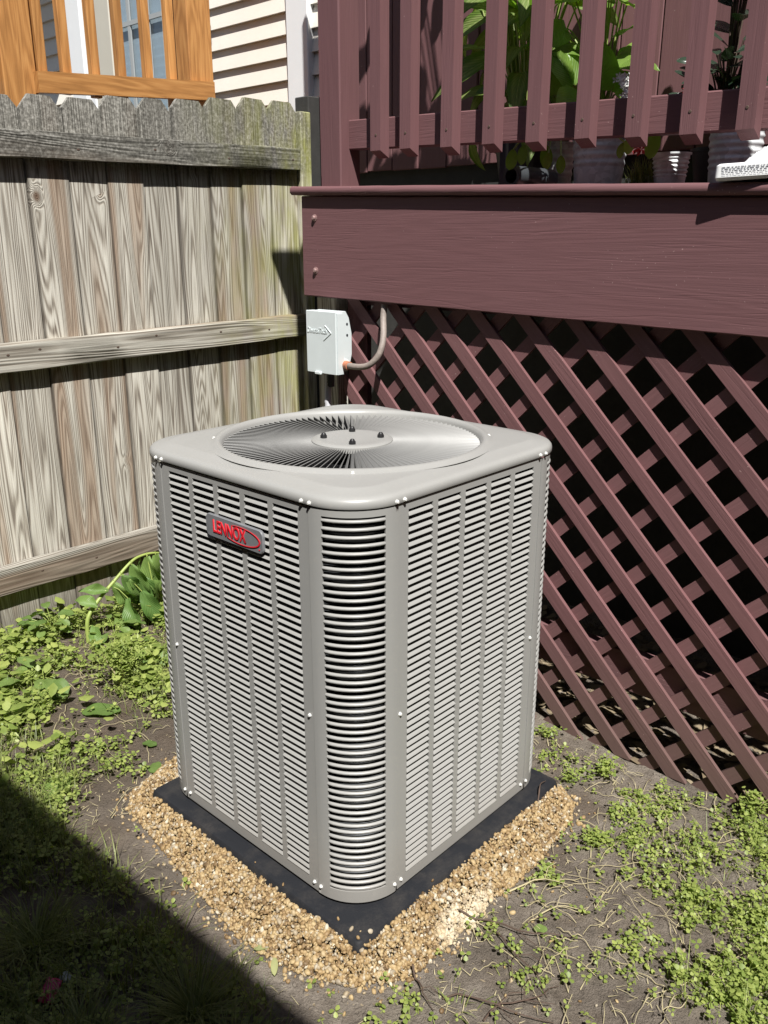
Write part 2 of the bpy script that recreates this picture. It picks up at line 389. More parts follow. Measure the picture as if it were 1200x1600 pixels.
# ------------------------------------------------------------------ ground
G0 = -0.07
def sstep(a, b, x):
    t = min(1, max(0, (x-a)/(b-a))); return t*t*(3-2*t)
GRAV = [(.13, .86), (.072, .848), (-.02, .815), (-.053, .80), (-.089, .733), (-.119, .502), (-.145, .3), (-.155, .227), (-.148, .092), (-.127, .02), (-.087, -.058), (-.03, -.11), (.013, -.131), (.129, -.136), (.271, -.131), (.4, -.14), (.499, -.136), (.65, -.118), (.72, -.085), (.755, -.02), (.735, .02)]
PAD = (-.039, -.039, .712, .712); PZ = -.010
def inpoly(x, y, P):
    c = False; j = len(P)-1
    for i in range(len(P)):
        if (P[i][1] > y) != (P[j][1] > y) and x < (P[j][0]-P[i][0])*(y-P[i][1])/(P[j][1]-P[i][1])+P[i][0]: c = not c
        j = i
    return c
def distpoly(x, y, P):
    d = 9
    for i in range(len(P)-1):
        ax, ay = P[i]; bx, by = P[i+1]; t = max(0, min(1, ((x-ax)*(bx-ax)+(y-ay)*(by-ay))/((bx-ax)**2+(by-ay)**2)))
        d = min(d, math.hypot(x-ax-t*(bx-ax), y-ay-t*(by-ay)))
    return d
GP = GRAV+[(.735, .735), (.13, .735)]
def gz(x, y):
    if abs(x) > 4 or abs(y) > 5: return G0
    n1 = noise.noise((x*2.3, y*2.3, 1.7)); n2 = noise.noise((x*9, y*9, 4.2)); n3 = noise.noise((x*31, y*31, 9.1)); n4 = noise.noise((x*70, y*70, 2.1))
    z = G0+.010*n1+.007*n2+.0052*n3+.0032*n4
    z += .03*sstep(.75, 1.05, x)*sstep(-.9, .2, y)*.4
    if -.2 < x < .8 and -.2 < y < .9:                     # level bed under pad and gravel
        if PAD[0] < x < PAD[2] and PAD[1] < y < PAD[3]: return -.085
    return z
def lines(a, b, step, far):
    c = list(np.arange(a, b, step)); lo = []; d = step; p = a
    while p > -far: d *= 1.5; p -= d; lo.append(p)
    hi = []; d = step; p = c[-1]
    while p < far: d *= 1.5; p += d; hi.append(p)
    return lo[::-1]+c+hi
gx = lines(-.9, 1.45, .0115, 60); gy = lines(-1.05, 2.15, .0115, 60)
gm = MB(); ny = len(gy)
gm.v = [(x, y, gz(x, y)) for x in gx for y in gy]
gm.f = [(i*ny+j, (i+1)*ny+j, (i+1)*ny+j+1, i*ny+j+1) for i in range(len(gx)-1) for j in range(ny-1)]
me = bpy.data.meshes.new('ground'); me.from_pydata(gm.v, [], gm.f); me.shade_smooth(); me.materials.append(M['soil'])
tag(link(bpy.data.objects.new('ground', me)), 'bare dark soil of the side yard with weeds growing in it', None, None, 'structure')

# ------------------------------------------------------------------ the shading house behind the camera, with added sky-blocking walls
h = thing('house', 'house wall with projecting eave whose shade covers the ground at lower left, with added unseen walls', 'house', (-1.95, 0, G0))
pb('wall', MB().box((-6, -7, G0-.1), (-1.95, 3.4, 3.0)), M['wallp'], h)
pb('wall', MB().box((-1.9, -8, G0-.1), (5, -5.6, 7.5)), M['wallp'], h)  # unseen wall added behind the camera to block sky light
pb('wall', MB().box((3.3, -5.5, G0-.1), (3.6, 1.6, 7.0)), M['wallp'], h)  # another unseen wall, added beyond the back fence to cut sky light
pb('roof', MB().prism([(-1.535, 3.05), (-1.535, 3.20), (-4, 4.6), (-6.5, 4.6), (-6.5, 3.05)], 'y', -7.2, 3.6), M['roofm'], h).rotation_euler = (0, 0, .045)

# ------------------------------------------------------------------ neighbour's house
XH = 2.2
nh = thing('neighbour_house', 'cream sided house with white corner board and blinds behind a window', 'house', (XH+1.2, 4.2, G0))
pb('wall', MB().box((XH+.02, 2.25, G0-.1), (XH+3, 7.5, 6.6)), M['siding'], nh)  # raised well above the view to block sky light
sb = MB(); ex = .1035
sb.prism([(XH-.002, 0), (XH+.02, ex), (XH+.02, ex-.001), (XH+.0195, 0)], 'y', 2.25, 7.5)
sm = sb.mesh('siding_board')
for i in range(17): part('siding_board', sm, M['siding'], nh, (0, 0, 1.497+i*ex))
pb('corner_board', MB().box((XH-.025, 2.447, -.1), (XH+.019, 2.605, 4.4), .004), M['white'], nh)
wn = pb('window', MB().box((XH-.012, 3.40, 1.2), (XH+.03, 4.75, 3.3)), M['cream'], nh)
pb('jamb', MB().box((XH-.05, 3.43, 1.2), (XH-.013, 3.55, 3.3), .004), M['white'], wn)
pb('jamb', MB().box((XH-.05, 3.56, 1.2), (XH-.013, 3.64, 3.3), .004), M['cream'], wn)
pb('jamb', MB().box((XH-.06, 4.175, 1.2), (XH-.013, 4.40, 3.3), .006), M['cream'], wn)
pb('jamb', MB().box((XH-.065, 4.405, 1.2), (XH-.013, 4.46, 3.3), .006), M['white'], wn)
pb('jamb', MB().box((XH-.055, 4.53, 1.2), (XH-.013, 4.71, 3.3), .006), M['white'], wn)
for i in range(34):
    pb('blind_slat', MB().prism([(XH-.0145, 1.35+i*.05), (XH-.022, 1.35+i*.05+.056), (XH-.021, 1.35+i*.05+.056), (XH-.0135, 1.35+i*.05)], 'y', 3.65, 4.17), M['blind'], wn)
pb('pane', MB().box((XH-.034, 3.645, 1.3), (XH-.031, 4.17, 3.2)), M['glass'], wn)
for y in (3.775, 3.975): pb('muntin', MB().box((XH-.046, y, 1.3), (XH-.036, y+.028, 3.2)), M['munt'], wn)
for z in (1.9, 2.55): pb('muntin', MB().box((XH-.047, 3.645, z), (XH-.0355, 4.17, z+.025)), M['munt'], wn)
pb('added_shade_roof', MB().box((1.52, 4.45, 3.30), (XH+.1, 7.4, 3.45)), M['white'], nh)  # overhang out of view, added to shade the siding

# ------------------------------------------------------------------ neighbour's cedar railing
cr = thing('cedar_railing', 'orange stained cedar railing with square balusters behind the grey fence', 'railing', (1.4, 3.05, G0))
tz = lambda x: .068*(x-1.03)
for x0, x1, dz in ((.885, 1.037, 0), (1.865, 2.012, 0)):
    pb('post', MB().box((x0, 3.0, G0), (x1, 3.145, 2.95), .004), M['cz'], cr)
def sloped(x0, x1, z0, z1, y0, y1):
    m = MB(); m.prism([(x0, z0+tz(x0)), (x1, z0+tz(x1)), (x1, z1+tz(x1)), (x0, z1+tz(x0))], 'y', y0, y1); return m
pb('bottom_rail', sloped(1.022, 1.985, 1.966, 2.053, 2.96, 2.998), M['cx'], cr)
pb('top_rail', sloped(1.022, 1.985, 2.83, 2.92, 2.96, 2.998), M['cx'], cr)
pb('bottom_rail', sloped(-.4, .884, 2.03, 2.115, 3.05, 3.09), M['cx'], cr)
bm_ = MB().box((-.021, -.019, -.5), (.021, .019, .5), .002).mesh('baluster')
for x in (1.072, 1.190, 1.335, 1.475, 1.625, 1.765): part('baluster', bm_, M['cz'], cr, (x, 3.020, 2.48))
for x in (.78, .64, .5): part('baluster', bm_, M['cz'], cr, (x, 3.11, 2.53))

# ------------------------------------------------------------------ fence
fe = thing('wooden_fence', 'weathered grey dog-eared picket fence with three rails', 'fence', (.6, 1.98, G0))
edges = [-2.56+.15*i for i in range(20)]+[.44, .593, .743, .894, 1.04, 1.2, 1.357, 1.51, 1.662]
for i in range(len(edges)-1):
    a, b = edges[i]+.0016, edges[i+1]-.0016; c = (a+b)/2; hw = (b-a)/2; ch = .036+rnd.uniform(-.006, .006)
    top = 1.79+.09*(c-.36)+rnd.uniform(-.007, .007); z0 = G0-.05
    poly = [(-hw, z0), (hw, z0), (hw, top-ch*1.15), (hw-ch*.9, top-rnd.uniform(0, .003)), (-hw+ch*.9, top-rnd.uniform(0, .003)), (-hw, top-ch*1.15)]
    y = 1.9845+rnd.uniform(-.0025, .0045)
    m = MB().prism(poly, 'y', 0, .016).mesh('picket')
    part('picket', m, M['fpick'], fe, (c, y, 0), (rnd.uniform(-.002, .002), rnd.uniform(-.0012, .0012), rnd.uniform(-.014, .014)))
for z0, hgt, x1, sl in ((1.600, .088, 1.653, .018), (.905, .097, 1.74, .012), (.108, .103, 1.74, -.002)):
    n = 40; m = MB(); rings = []
    for i in range(n+1):
        x = -2.5+(x1+2.5)*i/n; zz = z0+sl*(x-.3); j = .0022
        e = 0 if i < n else .01
        rings.append([(x+rnd.uniform(-e, 0), 1.945, zz+.003+rnd.uniform(-j, j)), (x, 1.949, zz+rnd.uniform(-j, j)/2), (x+rnd.uniform(-e, 0), 1.9815, zz+rnd.uniform(-j, j)),
                      (x, 1.9815, zz+hgt+rnd.uniform(-j, j)), (x+rnd.uniform(-e, 0), 1.949, zz+hgt+rnd.uniform(-j, j)), (x, 1.945, zz+hgt-.003+rnd.uniform(-j, j))])
    m.loft(rings, True, True, True)
    pb('rail', m, M['frail'], fe, 40)
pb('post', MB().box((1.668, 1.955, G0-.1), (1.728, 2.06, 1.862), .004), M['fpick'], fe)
nl = MB().lathe([(0, 0), (.0045, 0), (.003, .0016), (0, .0016)], (0, 0, 0), 8).mesh('nail')
for x_, z_ in ((.28, .965), (.395, .975), (.70, .955), (.87, .985), (1.18, .975), (1.44, .965), (.34, 1.65), (.62, 1.64), (.93, 1.66), (1.27, 1.65), (1.61, 1.665), (.30, .165), (.52, .155)): part('nail', nl, M['twig'], fe, (x_, 1.9455, z_), (math.pi/2, 0, 0), (1.6, 1, 1))
dp = thing('dark_fence_post', 'dark fence post standing between the grey fence and burgundy deck', 'post', (1.80, 2.0, G0))
pb('post', MB().box((1.731, 1.972, G0-.1), (1.90, 2.06, 1.93), .004), M['dkpost'], dp)

# ------------------------------------------------------------------ burgundy fence behind the deck
XW = 1.78
bf = thing('burgundy_back_fence', 'burgundy painted board fence standing behind the potted plants', 'fence', (XW, -.4, G0))
bmw = MB().box((0, -.069, 1.61), (.018, .069, 3.3), .0025).mesh('board')
for i in range(28): part('board', bmw, M['bz'], bf, (XW+rnd.uniform(-.003, .003), 1.885-i*.1425, rnd.uniform(-.004, .004)))
pb('gap_shade_board', MB().box((XW+.03, -2.2, G0-.1), (XW+.06, 1.95, 1.70)), M['dkpost'], bf)  # near-black board standing in for the shaded gap under the boards
pb('rail', MB().box((XW+.0215, -2.2, 2.2), (XW+.06, 1.95, 2.29)), M['by'], bf)

# ------------------------------------------------------------------ deck
dk = thing('wooden_deck', 'burgundy painted raised deck with baluster railing and lattice skirt', 'deck', (1.0, .2, G0))
def yslab(x0, x1, ya, yb, z0, z1, k0, k1=None, bev=0, n=1, jit=0):   # board along Y whose bottom/top tilt with Y (z = z0 + k*Y)
    k1 = k0 if k1 is None else k1; m = MB(); rings = []
    for i in range(n+1):
        y = ya+(yb-ya)*i/n; b = bev
        lo, hi = z0+k0*y, z1+k1*y; J = lambda: rnd.uniform(-jit, jit)
        rings.append([(x0, y, lo+b+J()), (x0+b, y, lo+J()), (x1-b, y, lo), (x1, y, lo+b), (x1, y, hi-b), (x1-b, y, hi), (x0+b, y, hi+J()), (x0, y, hi-b+J())])
    return m.loft(rings, True, True, True)
KD = .031
pb('fascia_board', yslab(.961, .991, -2.6, 1.178, 1.1435, 1.440, .0185, KD, .003, 60, .0006), M['by'], dk)
pb('floor_board', yslab(.942, 1.085, -2.6, 1.212, 1.4425, 1.4685, KD, KD, .007, 60, .0005), M['by'], dk, 60)
for i in range(4): pb('floor_board', yslab(1.0895+i*.146, 1.2305+i*.146, -2.6, 1.212, 1.4425, 1.4685, KD, KD, .004), M['by'], dk)
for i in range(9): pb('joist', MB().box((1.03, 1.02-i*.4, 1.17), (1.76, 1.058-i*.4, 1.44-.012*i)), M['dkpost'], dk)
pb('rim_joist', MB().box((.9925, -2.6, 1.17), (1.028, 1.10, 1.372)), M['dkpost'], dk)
pb('post', MB().box((.965, .999, 1.46), (1.052, 1.090, 2.80), .004), M['bz'], dk)
bo = MB().lathe([(.0, -.0), (.011, -.0), (.011, .003), (.0075, .0035), (.0075, .008), (.005, .0105), (0, .0105)], (0, 0, 0), 10).mesh('bolt', 30)
for px_, pz_ in ((1.118, 1.409), (1.118, 1.247)): part('bolt', bo, M['bolt'], dk, (.962, px_, pz_), (0, -math.pi/2, 0))
# corner post and boards under the deck corner
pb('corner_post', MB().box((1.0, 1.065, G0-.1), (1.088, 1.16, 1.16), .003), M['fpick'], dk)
for i in range(3): pb('skirt_board', MB().box((1.03+.001*i, .955-.001*i+.03*i, G0-.1), (1.05+.001*i, .984+.03*i, 1.165)), M['bz'], dk)
# railing
rl = pb('bottom_rail', yslab(1.0015, 1.038, -2.5, .998, 1.572+.004, 1.660, .030, .030, .003, 40, .0005), M['by'], dk)
pb('cap_rail', MB().box((.93, -2.5, 2.443), (1.07, .997, 2.47), .005), M['by'], dk)
pb('post_cap', MB().box((.866, .93, 2.803), (1.11, 1.13, 2.835), .005), M['by'], dk)
pb('top_rail', MB().box((1.0015, -2.5, 2.35), (1.038, .998, 2.44), .003), M['by'], dk)
YB = [.851, .735, .585, .443, .306, .164, .030, -.103, -.228, -.356, -.484, -.612, -.74, -.868]
for y in YB:
    zb = 1.572+.022*(y-.0)+rnd.uniform(-.003, .003); hw = .020
    m = MB().prism([(.9625, zb), (.9625, 2.44), (1.0005, 2.44), (1.0005, zb-.019)], 'y', y-hw, y+hw)
    o = pb('baluster', m, M['bz'], rl); o.rotation_euler = (rnd.uniform(-.004, .004), 0, 0)
    nh_ = MB().lathe([(0, 0), (.0042, 0), (.0042, .0012), (0, .0012)], (0, 0, 0), 8).mesh('nail_hole')
# countersunk screw spots at the baluster feet
hm = MB().lathe([(0, .0), (.0038, .0), (.003, .0009), (0, .0009)], (0, 0, 0), 8).mesh('screw_head')
for y in YB: part('screw_head', hm, M['twig'], dk, (.9622, y+rnd.uniform(-.004, .004), 1.615+.022*y), (0, -math.pi/2, 0))
# lattice
def clip(poly, ax, lim, sgn):
    out = []
    for i in range(len(poly)):
        p, q = poly[i], poly[(i+1) % len(poly)]; dp_, dq = sgn*(p[ax]-lim), sgn*(q[ax]-lim)
        if dp_ >= 0: out.append(p)
        if dp_*dq < 0: t = dp_/(dp_-dq); out.append((p[0]+t*(q[0]-p[0]), p[1]+t*(q[1]-p[1])))
    return out
lt = pb('lattice_panel', MB().box((1.0165, -1.3, .135), (1.052, .95, .252), .002).box((1.0165, -1.3, 1.142), (1.0275, 1.0, 1.165)), M['by'], dk)
Yl0, Yl1 = -1.25, 1.03
for layer in (0, 1):
    x0 = .993+.0118*layer; pitch = .159
    for i in range(-16, 18):
        k0 = (.148 if layer == 0 else .877)+pitch*i+rnd.uniform(-.002, .002); wv = .0545+rnd.uniform(-.0015, .0015)
        zb = G0-.004+rnd.uniform(-.012, .012)
        sgn = 1 if layer == 0 else -1
        p = [(Yl0-1, sgn*(Yl0-1)+k0), (Yl1+1, sgn*(Yl1+1)+k0), (Yl1+1, sgn*(Yl1+1)+k0+wv), (Yl0-1, sgn*(Yl0-1)+k0+wv)]
        for ax, lim, sg in ((0, Yl0, 1), (0, Yl1-.03*layer, -1), (1, zb, 1), (1, 1.1655, -1)):
            if p: p = clip(p, ax, lim, sg)
        if len(p) < 3: continue
        a = np.array(p)
        if (a.max(0)-a.min(0)).min() < .02: continue
        m = MB().prism(p, 'x', x0, x0+.0112)
        # long axis of the strip becomes local z so the grain runs along it
        c = ((x0+.0056), a[:, 0].mean(), a[:, 1].mean()); R_ = Matrix.Rotation(-sgn*math.pi/4, 3, 'X')
        me = m.mesh('lattice_strip', 0, c); Ri = R_.inverted()
        me.transform(Ri.to_4x4())
        part('lattice_strip', me, M['bl'], lt, c, R_.to_euler())

# ------------------------------------------------------------------ disconnect box and conduit
XB = .90
bx = thing('disconnect_box', 'pale grey electrical disconnect box with embossed lettering and arrow', 'electrical box', (XB+.05, 1.03, .93))
pb('enclosure', MB().prism([(.912, .945), (.912, 1.122), (.944, 1.126), (.958, 1.105), (.970, 1.055), (.970, .99), (.958, .945), (.93, .94)], 'y', .967, 1.09), M['boxgrey'], bx)
cv = MB(); cv.box((.894, .9615, .928), (.900, 1.099, 1.126), .0015).box((.9005, .962, 1.115), (.925, 1.098, 1.1255), .001)
cv.box((.9005, .9595, .929), (.927, .9665, 1.120)).box((.9005, 1.0935, .93), (.925, 1.0985, 1.12))
cover = pb('cover', cv, M['boxgrey'], bx)
pb('latch', MB().box((.888, 1.030, .9235), (.905, 1.058, .9335), .002), M['boxgrey'], bx)
def text(name, body, size, mat, parent, M4, ext=.0006, shear=0.0, off=0.0, sx=1.0):
    c = bpy.data.curves.new(name, 'FONT'); c.body = body; c.size = size; c.extrude = ext; c.shear = shear; c.offset = off; c.align_x = 'CENTER'; c.align_y = 'CENTER'; c.resolution_u = 3
    o = bpy.data.objects.new(name, c); link(o); dg = bpy.context.evaluated_depsgraph_get(); dg.update()
    me = bpy.data.meshes.new_from_object(o.evaluated_get(dg)); bpy.data.objects.remove(o)
    me.transform(Matrix.Diagonal((sx, 1, 1, 1))); me.name = name; me.materials.clear()
    return part(name, me, mat, parent, M4.translation, M4.to_quaternion())
def facing(normal, right, loc):
    n = Vector(normal).normalized(); r_ = Vector(right).normalized(); u_ = n.cross(r_)
    m = Matrix((r_, u_, n)).transposed().to_4x4(); m.translation = loc; return m
text('embossed_lettering', 'DiversiTech', .0235, M['boxgrey'], cover, facing((-1, 0, 0), (0, -1, 0), (.8937, 1.0475, 1.064)), .0011, 0, .0006, .8)
ar = MB()
for (y0, z0), (y1, z1) in (((1.010, 1.082), (.982, 1.060)), ((.982, 1.060), (1.016, 1.036))): ar.tube([(.8935, y0, z0), (.8935, y1, z1)], .0018, 6)
pb('embossed_arrow', ar, M['boxgrey'], cover)
for z in (1.085, 1.05): pb('knockout', MB().lathe([(0, 0), (.0045, 0), (.004, .001), (0, .001)], (.950, .9665, z), 10), M['dkpipe'], bx).rotation_euler = (math.pi/2, 0, 0)
pts = [(.935, .968, .958), (.925, .935, .9585), (.915, .905, .960), (.912, .872, .962), (.914, .836, .971), (.924, .810, .996), (.938, .803, 1.03), (.955, .812, 1.07), (.971, .828, 1.112), (.981, .832, 1.15)]
def smoothpts(P, n=5):
    P = [Vector(p) for p in P]; out = []
    for i in range(len(P)-1):
        p0, p1, p2, p3 = P[max(i-1, 0)], P[i], P[i+1], P[min(i+2, len(P)-1)]
        for j in range(n):
            t = j/n; out.append(.5*((2*p1)+(p2-p0)*t+(2*p0-5*p1+4*p2-p3)*t*t+(3*p1-p0-3*p2+p3)*t**3))
    return out+[P[-1]]
pb('conduit', MB().tube(smoothpts(pts[1:], 4), .0098, 12), M['pipe'], bx, 60)
pb('conduit_fitting', MB().tube([(.935, .966, .958), (.925, .934, .9585)], .0135, 12), M['rust'], bx, 40)
pb('fitting_ring', MB().tube([(.933, .9655, .958), (.931, .962, .958)], .021, 16), M['boxgrey'], bx, 40)
wh = [(.955, 1.06, .94), (.95, 1.06, .88), (.94, 1.05, .80), (.90, .98, .6), (.84, .85, .4), (.76, .74, .3)]
pw = smoothpts(wh, 14)
pb('flexible_whip', MB().tube(pw, [.0125 if i % 2 else .0108 for i in range(len(pw))], 10), M['whip'], bx, 60)
pb('whip_fitting', MB().tube([(.955, 1.055, .93), (.955, 1.055, .875)], .014, 10), M['dkpipe'], bx, 40)

# ------------------------------------------------------------------ equipment pad
x0, y0, x1, y1 = PAD
def rsq(x0, y0, x1, y1, r, z, n=7):
    out = []
    for cx, cy, a0 in ((x1-r, y1-r, 0), (x0+r, y1-r, 90), (x0+r, y0+r, 180), (x1-r, y0+r, 270)):
        for i in range(n): a = math.radians(a0+90*i/(n-1)); out.append((cx+r*math.cos(a), cy+r*math.sin(a), z))
    return out
pm = MB()
pm.loft([rsq(x0-.006, y0-.006, x1+.006, y1+.006, .016, -.11), rsq(x0-.003, y0-.003, x1+.003, y1+.003, .014, PZ-.02), rsq(x0, y0, x1, y1, .013, PZ-.006), rsq(x0+.004, y0+.004, x1-.004, y1-.004, .012, PZ-.001), rsq(x0+.012, y0+.012, x1-.012, y1-.012, .01, PZ)], True, True, True)
pd = pm.mesh('equipment_pad', 35, ((x0+x1)/2, (y0+y1)/2, PZ)); pd.materials.append(M['pad'])
o = link(bpy.data.objects.new('equipment_pad', pd)); o.location = ((x0+x1)/2, (y0+y1)/2, PZ)
tag(o, 'black plastic equipment pad under the grey air conditioner', 'pad')

# ------------------------------------------------------------------ air conditioner
W, D, H = .72, .118, .879
ac = thing('air_conditioner', 'grey outdoor air conditioner unit with louvred sides and round top grille', 'air conditioner', (W/2, W/2, PZ))
pb('coil', MB().loft([rsq(.028, .028, W-.028, W-.028, .092, .01, 12), rsq(.028, .028, W-.028, W-.028, .092, .845, 12)], True, True, True), M['coil'], ac, 40)
cf = MB()
for i in range(60):                                        # tube rows seen through the corner vents
    z = .03+i*.0137
    for c in ((.118, .118, 180), (.118, W-.118, 90), (W-.118, .118, 270)):
        cf.tube([(c[0]+.0945*math.cos(math.radians(c[2]+a)), c[1]+.0945*math.sin(math.radians(c[2]+a)), z) for a in range(0, 91, 15)], .0032, 5, False)
o = pb('coil_tubes', cf, plain('coil_tube_metal', (.10, .105, .11), .35, .8), ac, 60); o['kind'] = 'stuff'
pb('base_pan', MB().loft([rsq(.006, .006, W-.006, W-.006, .115, PZ+.001, 12), rsq(.003, .003, W-.003, W-.003, .115, .008, 12), rsq(.003, .003, W-.003, W-.003, .115, .012, 12)], True, True, True), M['paint'], ac, 40)
# louvred side panels. local frame: u along the face, d inwards
LOU0, COLW, GAP, NR, Z0, P_ = .1478, .0728, .0152, 53, .0275, .01573
def panel(fr, name):                                       # fr(u, d, z) -> world point
    m = MB()
    us = [D+.001]; 
    for c in range(5): us += [LOU0+c*(COLW+GAP), LOU0+c*(COLW+GAP)+COLW]
    us.append(W-D-.001); zs = [.0015, Z0, Z0+NR*P_, H-.0025]; th = .004
    for i in range(len(us)-1):
        for j in range(3):
            if j == 1 and i % 2 == 1: continue
            a, b, c0, c1 = us[i], us[i+1], zs[j], zs[j+1]
            m.add([fr(a, 0, c0), fr(b, 0, c0), fr(b, 0, c1), fr(a, 0, c1)], [(0, 1, 2, 3)])
    for i in range(len(us)):                               # returns round the openings and edges
        a = us[i]; jj = (zs[0], zs[3]) if i in (0, len(us)-1) else (zs[1], zs[2])
        m.add([fr(a, 0, jj[0]), fr(a, th, jj[0]), fr(a, th, jj[1]), fr(a, 0, jj[1])], [(0, 1, 2, 3)])
    for i in range(1, len(us)-1, 2):
        for z in zs[1:3]: m.add([fr(us[i], 0, z), fr(us[i+1], 0, z), fr(us[i+1], th, z), fr(us[i], th, z)], [(0, 1, 2, 3)])
    return pb(name, m, M['paint'], ac, 0, fr(W/2, 0, H/2))
left = lambda u, d, z: (d, u, z)
right = lambda u, d, z: (u, d, z)
back = lambda u, d, z: (W-d, u, z)
farp = lambda u, d, z: (u, W-d, z)
def louvre_mb(fr, u0, z, m):
    prof = [(-.0012, 0), (-.0016, .0010), (.0004, .0035), (.0034, .0066), (.0042, .0069), (.0046, .0060), (.0016, .0030), (.0002, .0007)]
    n = len(prof); a, b = u0+.0004, u0+COLW-.0004
    o = len(m.v)
    m.v += [fr(a+(.0 if pz < .006 else .002), pd_, z+pz) for pd_, pz in prof]+[fr(b-(.0 if pz < .006 else .002), pd_, z+pz) for pd_, pz in prof]
    m.f += [(o+i, o+(i+1) % n, o+(i+1) % n+n, o+i+n) for i in range(n)]+[tuple(o+i for i in range(n)), tuple(o+n+i for i in range(n))]
    return m
rest = MB(); slots = []
for fr in (left, right):
    p = panel(fr, 'side_panel'); lm = louvre_mb(fr, 0, 0, MB()).mesh('louvre', 30)
    for c in range(5):
        for r_ in range(NR): slots.append(((Vector(fr(LOU0+c*(COLW+GAP)+COLW/2, 0, Z0+r_*P_))-CAM).length, len(slots), fr, c, r_, p, lm))
slots.sort(key=lambda t: t[:2])
for k_, (_, _, fr, c, r_, p, lm) in enumerate(slots):        # the 300 nearest louvres one by one, the others joined
    u0, z = LOU0+c*(COLW+GAP), Z0+r_*P_+.0022
    if k_ < 300: part('louvre', lm, M['paint'], p, fr(u0, 0, z+rnd.uniform(-.00025, .00025)), (0, 0, 0) if fr is left else (0, 0, 0))
    else: louvre_mb(fr, u0, z, rest)
for fr in (back, farp):
    panel(fr, 'side_panel')
    for c in range(5):
        for r_ in range(NR): louvre_mb(fr, LOU0+c*(COLW+GAP), Z0+r_*P_+.0022, rest)
o = pb('louvre_bank', rest, M['paint'], ac, 30); o['kind'] = 'stuff'
# rounded corner posts with vent bars
def corner(cx, cy, a0, bars):
    R = D; A0, A1 = 15, 75
    def pt(a, r, z): t = math.radians(a0+a); return (cx+r*math.cos(t), cy+r*math.sin(t), z)
    m = MB(); R1 = R+.0012; th = .004
    angs = [0, 4, 8, 12, A0, 21, 27, 33, 39, 45, 51, 57, 63, 69, A1, 78, 82, 86, 90]
    zs = [.0015, Z0+.002, Z0+.002+NR*P_, H-.0025]
    for i in range(len(angs)-1):
        for j in range(3):
            if bars and j == 1 and A0 <= angs[i] < A1: continue
            m.add([pt(angs[i], R1, zs[j]), pt(angs[i+1], R1, zs[j]), pt(angs[i+1], R1, zs[j+1]), pt(angs[i], R1, zs[j+1])], [(0, 1, 2, 3)])
    for a, z0, z1 in ((0, zs[0], zs[3]), (90, zs[0], zs[3]), (A0, zs[1], zs[2]), (A1, zs[1], zs[2])):
        m.add([pt(a, R1, z0), pt(a, R1-th, z0), pt(a, R1-th, z1), pt(a, R1, z1)], [(0, 1, 2, 3)])
    for z in zs[1:3]:
        for i in range(len(angs)-1):
            if A0 <= angs[i] < A1: m.add([pt(angs[i], R1, z), pt(angs[i+1], R1, z), pt(angs[i+1], R1-th, z), pt(angs[i], R1-th, z)], [(0, 1, 2, 3)])
    bmx = bmesh.new(); me = m.mesh('corner_post', 0, pt(45, R, H/2)); bmx.from_mesh(me); bmesh.ops.remove_doubles(bmx, verts=bmx.verts, dist=1e-5); bmesh.ops.recalc_face_normals(bmx, faces=bmx.faces); bmx.to_mesh(me); bmx.free(); me.shade_smooth(); me.set_sharp_from_angle(angle=math.radians(35))
    c = part('corner_panel', me, M['paint'], ac, pt(45, R, H/2))
    if bars:
        rings = []
        for k_, a in enumerate([A0-.5]+[A0+(A1-A0)*i/10 for i in range(11)]+[A1+.5]):
            s_ = 0.35 if k_ in (0, 12) else (.8 if k_ in (1, 11) else 1)
            rings.append([pt(a, R-.002+dr*s_, zz*(.75+.25*s_)) for dr, zz in ((0, .0), (.0040, .0010), (.0052, .0034), (.0040, .0058), (0, .0068), (-.0015, .0034))])
        bm2 = MB().loft(rings, True, True, True).mesh('vent_bar', 60)
        for r_ in range(NR): part('vent_bar', bm2, M['paint'], c, (0, 0, Z0+.002+(r_+.28)*P_))
    return c
c_near = corner(D, D, 180, True); c_left = corner(D, W-D, 90, True); c_right = corner(W-D, D, 270, True); corner(W-D, W-D, 0, False)
# top cap
def sq_ring(inset, z, n=25, r=D):
    return rsq(inset, inset, W-inset, W-inset, max(.03, r-inset), z, n)
def circ(r, z, ref):
    out = []
    for p in ref:
        a = math.atan2(p[1]-W/2, p[0]-W/2); out.append((W/2+r*math.cos(a), W/2+r*math.sin(a), z))
    return out
def dense(ring, k=6):                                      # add points along the straight sides
    out = []
    for i in range(len(ring)):
        p, q = Vector(ring[i]), Vector(ring[(i+1) % len(ring)])
        nn = k*3 if (q-p).length > .1 else 1
        for j in range(nn): out.append(tuple(p.lerp(q, j/nn)))
    return out
TZ = .908
prof = [(-.0035, .8795), (-.0045, .8815), (-.0045, .888), (-.0032, .8935), (.0005, .8978), (.006, .9002), (.014, .9016), (.034, .9048), (.041, .9068), (.046, .9078), (.050, .9080)]
rings = [dense(sq_ring(a, z)) for a, z in prof]
ref = rings[-1]
cp = [(.328, .9082), (.321, .9090), (.313, .9142), (.306, .9156), (.300, .913), (.2955, .906), (.294, .894), (.294, .86)]
rings += [circ(r, z, ref) for r, z in cp]
inner = [dense(sq_ring(-.0025, .8795))]
cap = MB().loft(rings)
pb('top_cap', cap, M['paint'], ac, 50)
pb('cap_liner', MB().loft([rsq(.004, .004, W-.004, W-.004, D-.004, .8765, 12), rsq(.004, .004, W-.004, W-.004, D-.004, .8805, 12)], True, False, False), M['black'], ac)
